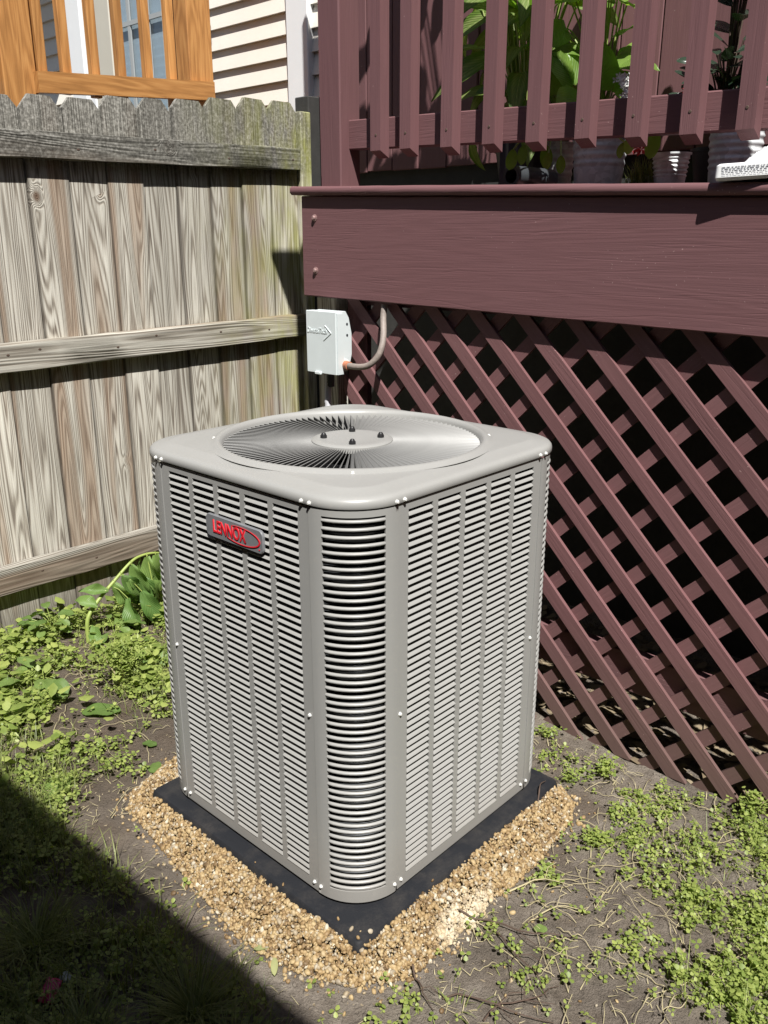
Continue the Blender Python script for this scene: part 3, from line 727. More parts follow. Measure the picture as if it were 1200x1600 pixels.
# fan guard
NF = 112; fz = .9035
gd = pb('fan_guard', MB().lathe([(0, .9080), (.070, .9080), (.080, .9086), (.090, .9072), (.0945, .9045), (.0955, .893), (.03, .893), (0, .893)], (W/2, W/2, 0), 48), M['paint'], ac, 35)
fm = MB(); prof_ = []; q = [0.0, -.0075]                    # a thin tilted blade with a rolled bead along its upper edge
for ang in (30, 34, 38, 40):
    prof_.append(tuple(q)); q[0] += .0038*math.sin(math.radians(ang)); q[1] += .0038*math.cos(math.radians(ang))
prof_ += [(q[0]-.0005, q[1]-.0002), (q[0]-.0004, q[1]+.0005), (q[0]+.0001, q[1]+.0008), (q[0]+.0004, q[1]+.0004)]
sec = prof_+[(t_+.0002, z_-.0009) for t_, z_ in prof_[::-1]]
fm.loft([[(r0, (t_-.006)*sc, z_) for t_, z_ in sec] for r0, sc in ((.090, .55), (.19, .9), (.2945, 1.15))], True, True, True)
fmm = fm.mesh('guard_fin', 70)
M['fin'] = plain('guard_fin_paint', (.26, .258, .25), .5, .1, .08, 60)
for i in range(NF): part('guard_fin', fmm, M['fin'], gd, (W/2, W/2, fz-.0065), (0, 0, 2*math.pi*i/NF))
pb('fan_motor', MB().lathe([(0, .70), (.08, .70), (.08, .86), (.05, .87), (0, .87)], (W/2, W/2, 0), 24), M['black'], ac, 40)
sh = MB().loft([[(W/2+.285*math.cos(a), W/2+.285*math.sin(a), z) for a in [2*math.pi*i/48 for i in range(48)]] for z in (.60, .865)]).mesh('fan_shroud', 60)
part('fan_shroud', sh, M['black'], ac)
fb = MB()
for i in range(4):
    a = math.pi/2*i+.3
    q = [Vector((r*math.cos(a+da), r*math.sin(a+da), z)) for r, da, z in ((.07, -.2, -.02), (.27, -.3, -.03), (.275, .4, .03), (.07, .35, .02))]
    fb.add([(p.x+W/2, p.y+W/2, p.z+.80) for p in q], [(0, 1, 2, 3)])
pb('fan_blades', fb, M['coil'], ac)
nut = MB().lathe([(0, 0), (.0080, 0), (.0080, .006), (.0062, .0064), (.0058, .009), (.0038, .0117), (0, .0125)], (0, 0, 0), 12).mesh('acorn_nut', 40)
for a in (45, 135, 225, 315):
    part('acorn_nut', nut, M['black'], ac, (W/2+.066*math.cos(math.radians(a)), W/2+.066*math.sin(math.radians(a)), .9080))
scr = MB().lathe([(0, 0), (.0047, 0), (.0047, .0010), (.0034, .0012), (.0032, .0038), (.0022, .0045), (0, .0045)], (0, 0, 0), 8).mesh('screw', 30)
def screw(loc, n):
    part('screw', scr, M['screw'], ac, loc, Vector(n).to_track_quat('Z', 'Y'))
for a in (45, 135, 225, 315): screw((W/2+.318*math.cos(math.radians(a)), W/2+.318*math.sin(math.radians(a)), .9085), (0, 0, 1))
def cornpt(cx, cy, a0, a, z, r=D+.002): t = math.radians(a0+a); return (cx+r*math.cos(t), cy+r*math.sin(t), z), (math.cos(t), math.sin(t), 0)
for cx, cy, a0, sides in ((D, D, 180, (4, 86)), (D, W-D, 90, (86,)), (W-D, D, 270, (4,))):
    for a in sides:
        for z, rr in ((.8855, D+.0048), (.022, D+.0018)): screw(*cornpt(cx, cy, a0, a, z, rr))
for u in (D+.013, W-D-.013):
    for z, d in ((.8855, -.0046), (.021, -.0004)):
        screw((d, u, z), (-1, 0, 0)); screw((u, d, z), (0, -1, 0))
for p, n in (((-.0004, D+.012, .432), (-1, 0, 0)), ((D+.0075, -.0004, .432), (0, -1, 0)), ((-.0004, W-D-.008, .432), (-1, 0, 0)), ((W-D-.008, -.0004, .432), (0, -1, 0))): screw(p, n)
# badge
bc = Vector((-.0062, .341, .7725)); bw, bh = .094, .0250
out = []
for cx, cy, a0 in ((bw-.012, bh-.012, 0), (-bw+.012, bh-.012, 90), (-bw+.012, -bh+.012, 180), (bw-.012, -bh+.012, 270)):
    for i in range(6): a = math.radians(a0+18*i); out.append((cx+.012*math.cos(a), cy+.012*math.sin(a)))
def bulge(u): return -.004*(1-(u/bw)**2)
bd = MB(); 
bd.loft([[(bc.x+.005, bc.y+u, bc.z+v) for u, v in out], [(bc.x+.001, bc.y+u, bc.z+v) for u, v in out], [(bc.x-.001, bc.y+u*.985, bc.z+v*.95) for u, v in out]], True, True, True)
bg_ = pb('brand_badge', bd, M['badge'], ac, 30)
text('badge_lettering', 'LENNOX', .0385, M['red'], bg_, facing((-1, 0, 0), (0, -1, 0), (bc.x-.0014, bc.y+.014, bc.z)), .0012, .0, .0004, .70)
sw = MB(); st = []                                         # the tapering oval swoosh round the right-hand end
N_ = 40
for i in range(N_+1):
    a = math.radians(118-i*(118+138)/N_); t = i/N_
    th = .0003+.0034*math.exp(-((t-.55)/.23)**2)
    cu, cv_ = .060*math.cos(a)+.024, .0185*math.sin(a)
    nu, nv = math.cos(a), math.sin(a)
    st.append(((cu+nu*th, cv_+nv*th*.6), (cu-nu*.0005, cv_-nv*.0005)))
rg = []
for o_, i_ in st: rg.append([(bc.x-.0016, bc.y-o_[0], bc.z+o_[1]), (bc.x-.0026, bc.y-o_[0], bc.z+o_[1]), (bc.x-.0026, bc.y-i_[0], bc.z+i_[1]), (bc.x-.0016, bc.y-i_[0], bc.z+i_[1])])
sw.loft(rg, True, True, True)
pb('badge_swoosh', sw, M['red'], bg_)
pb('badge_dot', MB().lathe([(0, 0), (.0016, 0), (.0016, .001), (0, .001)], (0, 0, 0), 8), M['red'], bg_, 0, (0, 0, 0)).matrix_local = Matrix.Translation(Vector((bc.x-.0012, bc.y-.083, bc.z-.016))-WL[bg_]) @ Matrix.Rotation(-math.pi/2, 4, 'Y')

# ------------------------------------------------------------------ gravel
def ico(sub):
    b = bmesh.new(); bmesh.ops.create_icosphere(b, subdivisions=sub, radius=1)
    v = np.array([x.co[:] for x in b.verts]); f = np.array([[q.index for q in x.verts] for x in b.faces]); b.free(); return v, f
iv, if_ = ico(2)
def big(name, mat, V, F, smooth=True, label=None, kind='stuff', UV=None):
    me = bpy.data.meshes.new(name); V = np.asarray(V, dtype=np.float32); F = np.asarray(F, dtype=np.int32)
    n, k = F.shape; me.vertices.add(len(V)); me.vertices.foreach_set('co', V.ravel()); me.loops.add(n*k); me.loops.foreach_set('vertex_index', F.ravel())
    me.polygons.add(n); me.polygons.foreach_set('loop_start', np.arange(0, n*k, k, dtype=np.int32))
    if UV is not None:
        l = me.uv_layers.new(name='UVMap'); l.data.foreach_set('uv', np.asarray(UV, dtype=np.float32)[F.ravel()].ravel())
    me.update(calc_edges=True); me.validate()
    if smooth: me.shade_smooth()
    me.materials.append(mat); o = link(bpy.data.objects.new(name, me)); return tag(o, label, None, None, kind)
def rotm(n):
    q = nr.normal(size=(n, 4)); q /= np.linalg.norm(q, axis=1, keepdims=True); a, b, c, d = q.T
    return np.stack([np.stack([1-2*(c*c+d*d), 2*(b*c-a*d), 2*(b*d+a*c)], -1), np.stack([2*(b*c+a*d), 1-2*(b*b+d*d), 2*(c*d-a*b)], -1), np.stack([2*(b*d-a*c), 2*(c*d+a*b), 1-2*(b*b+c*c)], -1)], 1)
tmpl = []
for k_ in range(12):
    t = iv.copy(); 
    for i, p in enumerate(t): t[i] = p*(1+.28*noise.noise((p[0]*1.1+k_*7, p[1]*1.1, p[2]*1.1))+.10*noise.noise((p[0]*2.6+k_*3, p[1]*2.6, p[2]*2.6)))
    tmpl.append(t)
pos = []
while len(pos) < 17000:
    x, y = rnd.uniform(-.19, .79), rnd.uniform(-.17, .89)
    inp = inpoly(x, y, GP); d = distpoly(x, y, GRAV)
    dpd = max(PAD[0]-x, x-PAD[2], PAD[1]-y, y-PAD[3])
    if dpd < .001: continue
    if not inp:
        if d > .07 or rnd.random() > .16*math.exp(-d/.014): continue
        z = gz(x, y)+.002
    else:
        z = gz(x, y)+min(.053, .006+.80*d)*(rnd.uniform(.86, 1) if rnd.random() < .68 else rnd.uniform(.35, .85))
    pos.append((x, y, z))
for x, y in ((-.021, -.0), (-.013, -.018), (-.028, -.026), (.001, -.033), (-.02, .04), (-.033, .2), (.2, -.034), (-.03, .3)): pos.append((x, y, PZ+.003))
for i in range(150):                                       # strays
    x, y = rnd.uniform(-.3, .5), rnd.uniform(-.5, .5)
    if inpoly(x, y, GP) or (PAD[0] < x < PAD[2] and PAD[1] < y < PAD[3]): continue
    pos.append((x, y, gz(x, y)+.002))
pos = np.array(pos); n = len(pos); Rm = rotm(n); sz = nr.gamma(6, 1/6, n)*.0036
sz = np.clip(sz, .0019, .0068); asp = np.stack([nr.uniform(.9, 1.3, n), nr.uniform(.75, 1.05, n), nr.uniform(.55, .85, n)], 1)
T = np.array(tmpl)[nr.integers(0, 12, n)]*asp[:, None, :]*sz[:, None, None]
V = np.einsum('nij,nkj->nki', Rm, T)+pos[:, None, :]
F = (if_[None]+(np.arange(n)*len(iv))[:, None, None]).reshape(-1, 3)
GV, GF = V.reshape(-1, 3), F
P = []
while len(P) < 9000:                                       # finer grit filling the gaps below
    x, y = rnd.uniform(-.19, .79), rnd.uniform(-.17, .89)
    if not inpoly(x, y, GP) or max(PAD[0]-x, x-PAD[2], PAD[1]-y, y-PAD[3]) < .001: continue
    P.append((x, y, gz(x, y)+min(.050, .004+.75*distpoly(x, y, GRAV))*rnd.uniform(.62, .84)))
P = np.array(P); n = len(P); iv1, if1 = ico(1); V = np.einsum('nij,kj->nki', rotm(n), iv1)*nr.uniform(.0018, .0036, n)[:, None, None]*nr.uniform(.75, 1.2, (n, len(iv1), 1))+P[:, None, :]
GF = np.concatenate([GF, (if1[None]+(np.arange(n)*len(iv1))[:, None, None]).reshape(-1, 3)+len(GV)]); GV = np.concatenate([GV, V.reshape(-1, 3)])
big('gravel', M['pebble'], GV, GF, True, 'tan pea gravel heaped round the black equipment pad')

# ------------------------------------------------------------------ ground cover
def frame(az, tilt):
    d = np.stack([np.cos(az), np.sin(az), np.zeros_like(az)], -1)
    f_ = d*np.cos(tilt)[:, None]+np.array([0, 0, 1])*np.sin(tilt)[:, None]
    s_ = np.stack([-np.sin(az), np.cos(az), np.zeros_like(az)], -1)
    u_ = np.cross(f_, s_)*-1
    return f_, s_, -np.cross(s_, f_)*-1
LEAF = np.array([(0, 0, 0), (-.34, .30, .05), (-.42, .72, .10), (0, 1.0, 0.0), (.42, .72, .10), (.34, .30, .05)], float)
LF = np.array([(0, 1, 2, 3), (0, 3, 4, 5)])
def leaflets(P, az, tilt, L, wid=1.0):
    f_, s_, u_ = frame(az, tilt); n = len(P)
    V = P[:, None, :]+(LEAF[None, :, 0, None]*wid*s_[:, None]+LEAF[None, :, 1, None]*f_[:, None]+LEAF[None, :, 2, None]*u_[:, None])*L[:, None, None]
    return V.reshape(-1, 3), (LF[None]+(np.arange(n)*6)[:, None, None]).reshape(-1, 4)
def blades(P, az, L, wd, lean, curl):
    n = len(P); seg = 4; V = []; f0 = np.stack([np.cos(az), np.sin(az), 0*az], -1); s0 = np.stack([-np.sin(az), np.cos(az), 0*az], -1)
    cur = P.copy(); a = lean.copy(); out = []
    for i in range(seg+1):
        wv = wd*(1-(i/seg)**1.6)+.0002
        out.append(np.stack([cur-s0*wv[:, None], cur+s0*wv[:, None]], 1))
        cur = cur+(f0*np.sin(a)[:, None]+np.array([0, 0, 1])*np.cos(a)[:, None])*(L/seg)[:, None]; a = a+curl/seg
    V = np.stack(out, 1).reshape(n, -1, 3)
    q = np.array([(2*i, 2*i+1, 2*i+3, 2*i+2) for i in range(seg)])
    return V.reshape(-1, 3), (q[None]+(np.arange(n)*(2*seg+2))[:, None, None]).reshape(-1, 4)
def joinVF(L):
    V = []; F = []; o = 0
    for v, f in L: V.append(v); F.append(f+o); o += len(v)
    return np.concatenate(V), np.concatenate(F)
def clumpy(x, y, s=6.0, o=0.0): return .5+.5*noise.fractal((x*s, y*s, o), 1.0, 2.0, 3)
def blocked(x, y):
    return (PAD[0]-.012 < x < PAD[2]+.012 and PAD[1]-.012 < y < PAD[3]+.012) or x > .985 and y > -1.5 or y > 1.975
def scatter(n, box, dens):
    out = []; tries = 0
    while len(out) < n and tries < n*60:
        tries += 1; x, y = rnd.uniform(box[0], box[2]), rnd.uniform(box[1], box[3])
        if blocked(x, y): continue
        if rnd.random() < dens(x, y): out.append((x, y, gz(x, y)))
    return np.array(out)
def trefoil(P, hmin, hmax, lmin, lmax):
    n = len(P); h_ = nr.uniform(hmin, hmax, n); top = P+np.stack([nr.normal(0, .008, n), nr.normal(0, .008, n), h_], 1)
    az0 = nr.uniform(0, 6.28, n); L = nr.uniform(lmin, lmax, n); parts = []
    tx, ty = nr.normal(0, .42, n), nr.normal(0, .42, n)
    for k_ in range(3):
        az = az0+k_*2.094; tilt = np.cos(az)*tx+np.sin(az)*ty+nr.normal(.05, .3, n)
        parts.append(leaflets(top+np.stack([np.cos(az), np.sin(az), 0*az], 1)*.0012, az, tilt, L, nr.uniform(.85, 1.15)))
    d = top-P; azs = np.arctan2(d[:, 1], d[:, 0])
    parts.append(blades(P, azs, np.linalg.norm(d, axis=1), np.full(n, .0006), np.arctan2(np.hypot(d[:, 0], d[:, 1]), d[:, 2]), np.zeros(n)))
    return joinVF(parts)
RC = [(.74, -.335), (.86, -.345), (1.0, -.42), (1.3, -.55), (1.3, -1.3), (0, -1.3), (.22, -.565), (.38, -.50), (.58, -.465)]
def d_right(x, y):
    if inpoly(x, y, RC):
        d = distpoly(x, y, RC+RC[:1]); return min(1, .12+d*5)*(.06+.94*sstep(.38, .64, clumpy(x, y, 9, 1)))
    return 0
P = scatter(5000, (0, -1.25, 1.0, -.28), d_right)
V1 = trefoil(P, .004, .048, .0045, .0125); P2 = scatter(1500, (0, -1.25, 1.0, -.28), d_right); n = len(P2)
V2 = blades(P2, nr.uniform(0, 6.28, n), nr.uniform(.02, .10, n), nr.uniform(.0006, .0015, n), nr.normal(.7, .35, n), nr.uniform(.2, 1.2, n))
big('clover_patch', M['clover'], *joinVF([V1, V2]), False, 'bright green clover spreading over the soil at lower right')
def d_sc(x, y):                                            # thin scatter on the right-hand soil
    a = sstep(.5, .66, clumpy(x, y, 5.5, 4)); r = 0
    if .42 < x < .95 and -.50 < y < -.14: r = .42*a
    elif .25 < x < .95 and -.50 < y < -.14: r = .22*a
    if -.2 < x < .45 and -.6 < y < -.13: r = max(r, .16*a)
    if .7 < x < .98 and -.3 < y < .3: r = max(r, .10*a)
    r = max(r, .02)
    return 0 if inpoly(x, y, GP) else r
P = scatter(950, (-.2, -.7, .98, .3), d_sc)
big('clover_sprigs', M['clover'], *trefoil(P, .003, .026, .006, .012), False, 'sparse clover sprigs on the bare soil right of the gravel')
LW = [(-.6, 1.05), (-.18, 1.0), (-.10, .74), (.0, .86), (.05, 1.0), (.18, 1.05), (.32, 1.02), (.6, 1.1), (.95, 1.4), (.95, 1.97), (-.6, 1.97)]
def d_left(x, y):
    if inpoly(x, y, GP): return 0
    if inpoly(x, y, LW):
        k_ = 1 if y > 1.32-.25*x else .42
        return (.06+.94*sstep(.40, .62, clumpy(x, y, 4.5, 8)))*k_
    if x < .05 and y > .25 and x > -.35: return .02+.26*sstep(.45, .65, clumpy(x, y, 5, 8))
    return 0
P = scatter(5200, (-.55, .35, .95, 1.97), d_left)
V1 = trefoil(P, .006, .045, .007, .014)
P2 = scatter(1300, (-.4, 1.05, .9, 1.97), d_left); n = len(P2)
V2 = leaflets(P2+np.stack([0*P2[:, 0], 0*P2[:, 0], nr.uniform(.01, .07, n)], 1), nr.uniform(0, 6.28, n), nr.normal(0, .35, n), nr.uniform(.018, .036, n), .9)
P3 = scatter(170, (-.4, 1.1, .9, 1.95), d_left); n = len(P3)
V3 = leaflets(P3+np.stack([0*P3[:, 0], 0*P3[:, 0], nr.uniform(.02, .08, n)], 1), nr.uniform(0, 6.28, n), nr.normal(.05, .35, n), nr.uniform(.04, .065, n), .75)
big('weed_patch', M['clover'], *joinVF([V1, V2, V3]), False, 'mixed low green weeds on the soil between the fence and the air conditioner')
def grass(n, box, dens, L0, L1, tuft=1):
    P = scatter(n//tuft, box, dens); P = np.repeat(P, tuft, 0); k = len(P)
    P = P+np.stack([nr.normal(0, .012, k), nr.normal(0, .012, k), 0*P[:, 0]-.003], 1)
    return blades(P, nr.uniform(0, 6.28, k), nr.uniform(L0, L1, k), nr.uniform(.0007, .0017, k), nr.normal(.35, .25, k), nr.uniform(.4, 1.7, k))
def d_shade(x, y):
    if inpoly(x, y, GP): return 0
    e = sstep(-.20, -.30, x) if y < .9 else 1
    return e*(.12+.88*sstep(.40, .62, clumpy(x, y, 4.2, 13)))
Vg = [grass(9000, (-.85, -.4, -.12, 1.3), d_shade, .03, .11, 9), grass(2600, (-.45, .95, .8, 1.95), d_left, .03, .09, 10)]
for cx, cy, n_, L1 in ((-.33, .12, 420, .14), (-.46, .50, 380, .13), (.02, -.24, 16, .06), (.30, 1.28, 160, .10), (-.36, -.02, 220, .13), (-.52, .2, 300, .13)):
    az = nr.uniform(0, 6.28, n_); rr = nr.gamma(2, .012, n_); P = np.stack([cx+rr*np.cos(az), cy+rr*np.sin(az), 0*az], 1)
    P[:, 2] = [gz(a, b)-.003 for a, b in P[:, :2]]
    Vg.append(blades(P, az+nr.normal(0, .5, n_), nr.uniform(.4, 1, n_)*L1, nr.uniform(.0007, .0016, n_), nr.uniform(.3, 1.1, n_), nr.uniform(.4, 1.4, n_)))
big('grass', M['grass'], *joinVF(Vg), False, 'thin grass growing in tufts on the shaded ground at lower left')
P = scatter(2400, (-.85, -.3, -.15, 1.1), lambda x, y: d_shade(x, y)*.8)
big('shade_weeds', M['clover'], *trefoil(P, .004, .035, .006, .013), False, 'small clover leaves among the grass in the shade at lower left')
# dry litter on the ground: under the lattice and around
P = scatter(10, (0, 0, .1, .1), lambda x, y: 0) if False else np.array([(x, y, gz(x, y)+.004) for x, y in [(rnd.uniform(1.03, 1.7), rnd.uniform(-1.1, .9)) for _ in range(2600)]])
n = len(P); big('leaf_litter', M['dryleaf'], *leaflets(P, nr.uniform(0, 6.28, n), nr.normal(0, .25, n), nr.uniform(.018, .055, n), .9), False, 'dry leaf litter lying on the ground behind the lattice')
P = scatter(1500, (-.6, -.8, .97, 1.9), lambda x, y: 0 if inpoly(x, y, GP) else .15+.7*sstep(.4, .65, clumpy(x, y, 6, 31))); n = len(P)
big('leaf_crumbs', M['dryleaf'], *leaflets(P+np.array([0, 0, .002]), nr.uniform(0, 6.28, n), nr.normal(0, .2, n), nr.uniform(.003, .012, n), .5), False, 'crumbs of dry leaf strewn over the soil')
P = scatter(2200, (-.6, -.8, .97, 1.95), lambda x, y: 0 if inpoly(x, y, GP) else .05+.95*sstep(.46, .68, clumpy(x, y, 5, 44))); n = len(P)
big('straw_bits', M['straw'], *blades(P+np.array([0, 0, .004]), nr.uniform(0, 6.28, n), nr.uniform(.008, .034, n), nr.uniform(.0004, .0010, n), nr.normal(1.3, .2, n), nr.uniform(-.4, .7, n)), False, 'bits of dry straw matted over the soil')
# fine runners and clods
st = MB()
for i in range(240):
    right_side = i < 130
    x, y = (rnd.uniform(.15, .95), rnd.uniform(-.6, -.12)) if right_side else (rnd.uniform(-.35, .6), rnd.uniform(.7, 1.7))
    if not right_side and inpoly(x, y, GP) or blocked(x, y) or inpoly(x, y, GP): continue
    a = rnd.uniform(0, 6.28); pts_ = []
    L = rnd.uniform(.05, .18); nseg = 7
    for j in range(nseg):
        if not blocked(x, y) and not inpoly(x, y, GP): pts_.append((x, y, gz(x, y)+.003+rnd.uniform(0, .012)*(0 < j < nseg-1)))
        x += L/nseg*math.cos(a); y += L/nseg*math.sin(a); a += rnd.gauss(0, .22)
    if len(pts_) > 2: st.tube(smoothpts(pts_, 3), rnd.uniform(.0005, .0010), 4, False)
me = st.mesh('runner_stems', 0); me.materials.append(M['straw']); tag(link(bpy.data.objects.new('runner_stems', me)), 'thin dry runner stems lying over the soil', None, None, 'stuff')
n = 9500; P = []
while len(P) < n:
    x, y = rnd.uniform(-.55, .985), rnd.uniform(-.95, 1.2)
    if blocked(x, y) or inpoly(x, y, GP): continue
    if clumpy(x, y, 5, 20) < .42 and rnd.random() < .8: continue
    P.append((x, y, gz(x, y)))
P = np.array(P); iv1, if1 = ico(1); Rm = rotm(n); szs = np.clip(nr.exponential(.0018, n), .0007, .0085)
V = np.einsum('nij,kj->nki', Rm, iv1)*szs[:, None, None]*nr.uniform(.6, 1.2, (n, len(iv1), 1))*np.array([1, 1, .8])+P[:, None, :]
big('soil_clods', M['soil'], V.reshape(-1, 3), (if1[None]+(np.arange(n)*len(iv1))[:, None, None]).reshape(-1, 3), False, 'crumbly clods of dark soil')

# ------------------------------------------------------------------ leaves as objects
def leafmesh(name, L, wid, shape, bend, fold, wav=0.0, seed=0, nl=9, nw=4):
    vs = []; uv = []; r_ = random.Random(seed)
    for i in range(nl+1):
        t = i/nl
        wv = {'lance': math.sin(math.pi*min(1, t*.96+.04))**.8*(1-.35*t), 'heart': (math.sin(math.pi*(t*.80+.20))**.75), 'oval': math.sin(math.pi*(t*.94+.03))**.6}[shape]*wid/2 if t < 1 else 0
        a = bend*t; y = L*(math.sin(a)/bend if abs(bend) > 1e-4 else t); z = -L*((1-math.cos(a))/bend if abs(bend) > 1e-4 else 0)
        for j in range(nw+1):
            s_ = j/nw*2-1; x = s_*wv; zz = z+abs(s_)*wv*fold+wav*wid*math.sin(t*11+s_*2+seed)*abs(s_)
            vs.append((x, y, zz)); uv.append((.5+s_*.5, t))
    fs = [(i*(nw+1)+j, i*(nw+1)+j+1, (i+1)*(nw+1)+j+1, (i+1)*(nw+1)+j) for i in range(nl) for j in range(nw)]
    m = bpy.data.meshes.new(name); m.from_pydata(vs, [], fs); l = m.uv_layers.new(name='UVMap')
    for lp in m.loops: l.data[lp.index].uv = uv[lp.vertex_index]
    m.shade_smooth(); m.update(); return m
def leafrot(d, roll=0.0, upv=(0, 0, 1)):
    d = Vector(d).normalized(); u_ = Vector(upv)
    if abs(d.dot(u_)) > .95: u_ = Vector((-.6, -.6, .3))
    x = d.cross(u_).normalized(); z = x.cross(d)
    return Matrix((x, d, z)).transposed().to_quaternion() @ Quaternion((0, 1, 0), roll)
# drooping plant by the fence
pk = thing('drooping_weed', 'wilting tall weed with limp green leaves arching beside the fence', 'plant', (.345, 1.72, gz(.345, 1.72)))
stem = smoothpts([(.335, 1.72, -.07), (.345, 1.725, .02), (.40, 1.735, .075), (.47, 1.74, .125), (.55, 1.745, .178), (.60, 1.75, .19), (.66, 1.75, .185), (.73, 1.755, .155), (.77, 1.76, .11)], 5)
pb('stem', MB().tube(stem, [.0085-.0055*i/len(stem) for i in range(len(stem))], 8), M['stem'], pk, 60)
lm_ = [leafmesh('leaf', .195, .088, 'lance', b, f_, .15, k_, 14, 6) for k_, (b, f_) in enumerate(((1.3, .55), (.6, .8), (1.7, .35)))]
for k_ in lm_: k_.materials.append(M['poke'])
L_ = [((.62, 1.74, .185), (.05, -.10, -1), 1.0, .3), ((.66, 1.745, .18), (.15, -.2, -1), 1.05, -.4), ((.55, 1.74, .17), (.25, -.25, -1), .85, .2), ((.50, 1.735, .14), (.45, -.1, -.75), .9, -.3), ((.47, 1.735, .12), (.35, -.35, -.9), .85, .5),
      ((.44, 1.73, .10), (-.5, .2, .15), .55, .1), ((.52, 1.735, .12), (.2, -.45, -.8), .8, 0), ((.70, 1.75, .16), (.3, -.1, -1), .95, .6), ((.58, 1.74, .12), (.1, -.3, -1), .9, -.5), ((.38, 1.71, .06), (-.4, .3, .5), .6, .2),
      ((.56, 1.70, .07), (.2, -.5, -.9), .9, .1), ((.62, 1.72, .09), (.3, -.3, -1), .9, -.8), ((.50, 1.70, .06), (-.1, -.5, -.8), .8, .6), ((.60, 1.76, .17), (-.1, .1, -1), .9, 1.2), ((.64, 1.76, .16), (.2, .1, -1), .8, -1.0), ((.36, 1.71, -.01), (-.3, -.5, -.1), .6, .3)]
for p, d, s_, r_ in L_: part('leaf', lm_[rnd.randrange(3)], None, pk, p, leafrot(d, r_, (-.4, -.7, .6)), s_)
for p, d, s_, r_ in L_:
    q = min(stem, key=lambda t: (t-Vector(p)).length)
    if (q-Vector(p)).length > .006: pb('petiole', MB().tube([q, (q+Vector(p))/2+Vector((0, 0, .01)), Vector(p)], .002, 5), M['stem'], pk, 60)
# broad-leaved low plants by the fence and a feathery weed
def rosette(name, label, cat, x, y, n_, L, mat, shape='heart', wid=.75, spread=.06, group=None, hgt=.05, tilt=(-.2, .5)):
    z = gz(x, y); t = thing(name, label, cat, (x, y, z), group); sm_ = MB()
    ms = [leafmesh('leaf', L, L*wid, shape, b, .2, .05, k_) for k_, b in enumerate((.4, .8))]
    for m_ in ms: m_.materials.append(mat)
    for i in range(n_):
        a = rnd.uniform(0, 6.28); r_ = spread*rnd.uniform(.2, 1); hh = rnd.uniform(.3, 1)*hgt
        p = Vector((x+r_*math.cos(a), y+r_*math.sin(a), z+hh)); d = (math.cos(a), math.sin(a), rnd.uniform(*tilt))
        sm_.tube([(x+rnd.uniform(-.006, .006), y+rnd.uniform(-.006, .006), z-.004), (x+.4*r_*math.cos(a), y+.4*r_*math.sin(a), z+hh*.8), p], .0013, 4)
        part('leaf', ms[i % 2], None, t, p, leafrot(d, rnd.uniform(-.4, .4)), rnd.uniform(.7, 1.2))
    pb('stem', sm_, M['stem'], t)
    return t
rosette('broadleaf_weed', 'leafy weed with pale flower tips at the fence foot on the far left', 'plant', .27, 1.86, 14, .055, M['weed'], 'oval', .7, .08, None, .10)
rosette('broadleaf_weed', 'small leafy weed at the base of the drooping stem', 'plant', .43, 1.70, 12, .06, M['weed'], 'oval', .6, .08, None, .06)
rosette('broadleaf_weed', 'broad dark leaves on the ground at the left edge', 'plant', .08, 1.55, 12, .07, M['weed'], 'oval', .62, .09, None, .05)
rosette('broadleaf_weed', 'flat leafy weed just in front of the drooping plant', 'plant', .40, 1.48, 13, .055, M['weed'], 'heart', .8, .09, None, .035)
rosette('broadleaf_weed', 'leafy weed low to the soil beside the left corner of the unit', 'plant', .50, 1.40, 10, .05, M['weed'], 'heart', .85, .08, None, .03)
fw_ = thing('feathery_weed', 'feathery upright weed with pale bare stems in the left soil', 'plant', (.24, 1.33, gz(.24, 1.33)))
m = MB()
for i in range(5):
    a = rnd.uniform(0, 6.28); m.tube([(.24+rnd.uniform(-.015, .015), 1.33+rnd.uniform(-.015, .015), gz(.24, 1.33)-.01), (.24+.02*math.cos(a), 1.335+.02*math.sin(a), .0), (.25+.05*math.cos(a), 1.345+.05*math.sin(a), .055)], [.0035, .003, .0015], 6)
pb('stem', m, M['straw'], fw_, 60)
k = 900; az = nr.uniform(0, 6.28, k); rr = nr.gamma(2.2, .017, k)
P = np.stack([.25+rr*np.cos(az), 1.345+rr*np.sin(az), nr.uniform(.0, .085, k)], 1)
v_, f_ = leaflets(P, nr.uniform(0, 6.28, k), nr.normal(.4, .5, k), nr.uniform(.008, .02, k), .5)
o = big('foliage', M['clover'], v_-np.array([.25, 1.345, .04]), f_, False); o.parent = fw_; o.location = Vector((.25, 1.345, .04))-WL[fw_]
for px_, n_ in (((.16, 1.90), 0),): pass
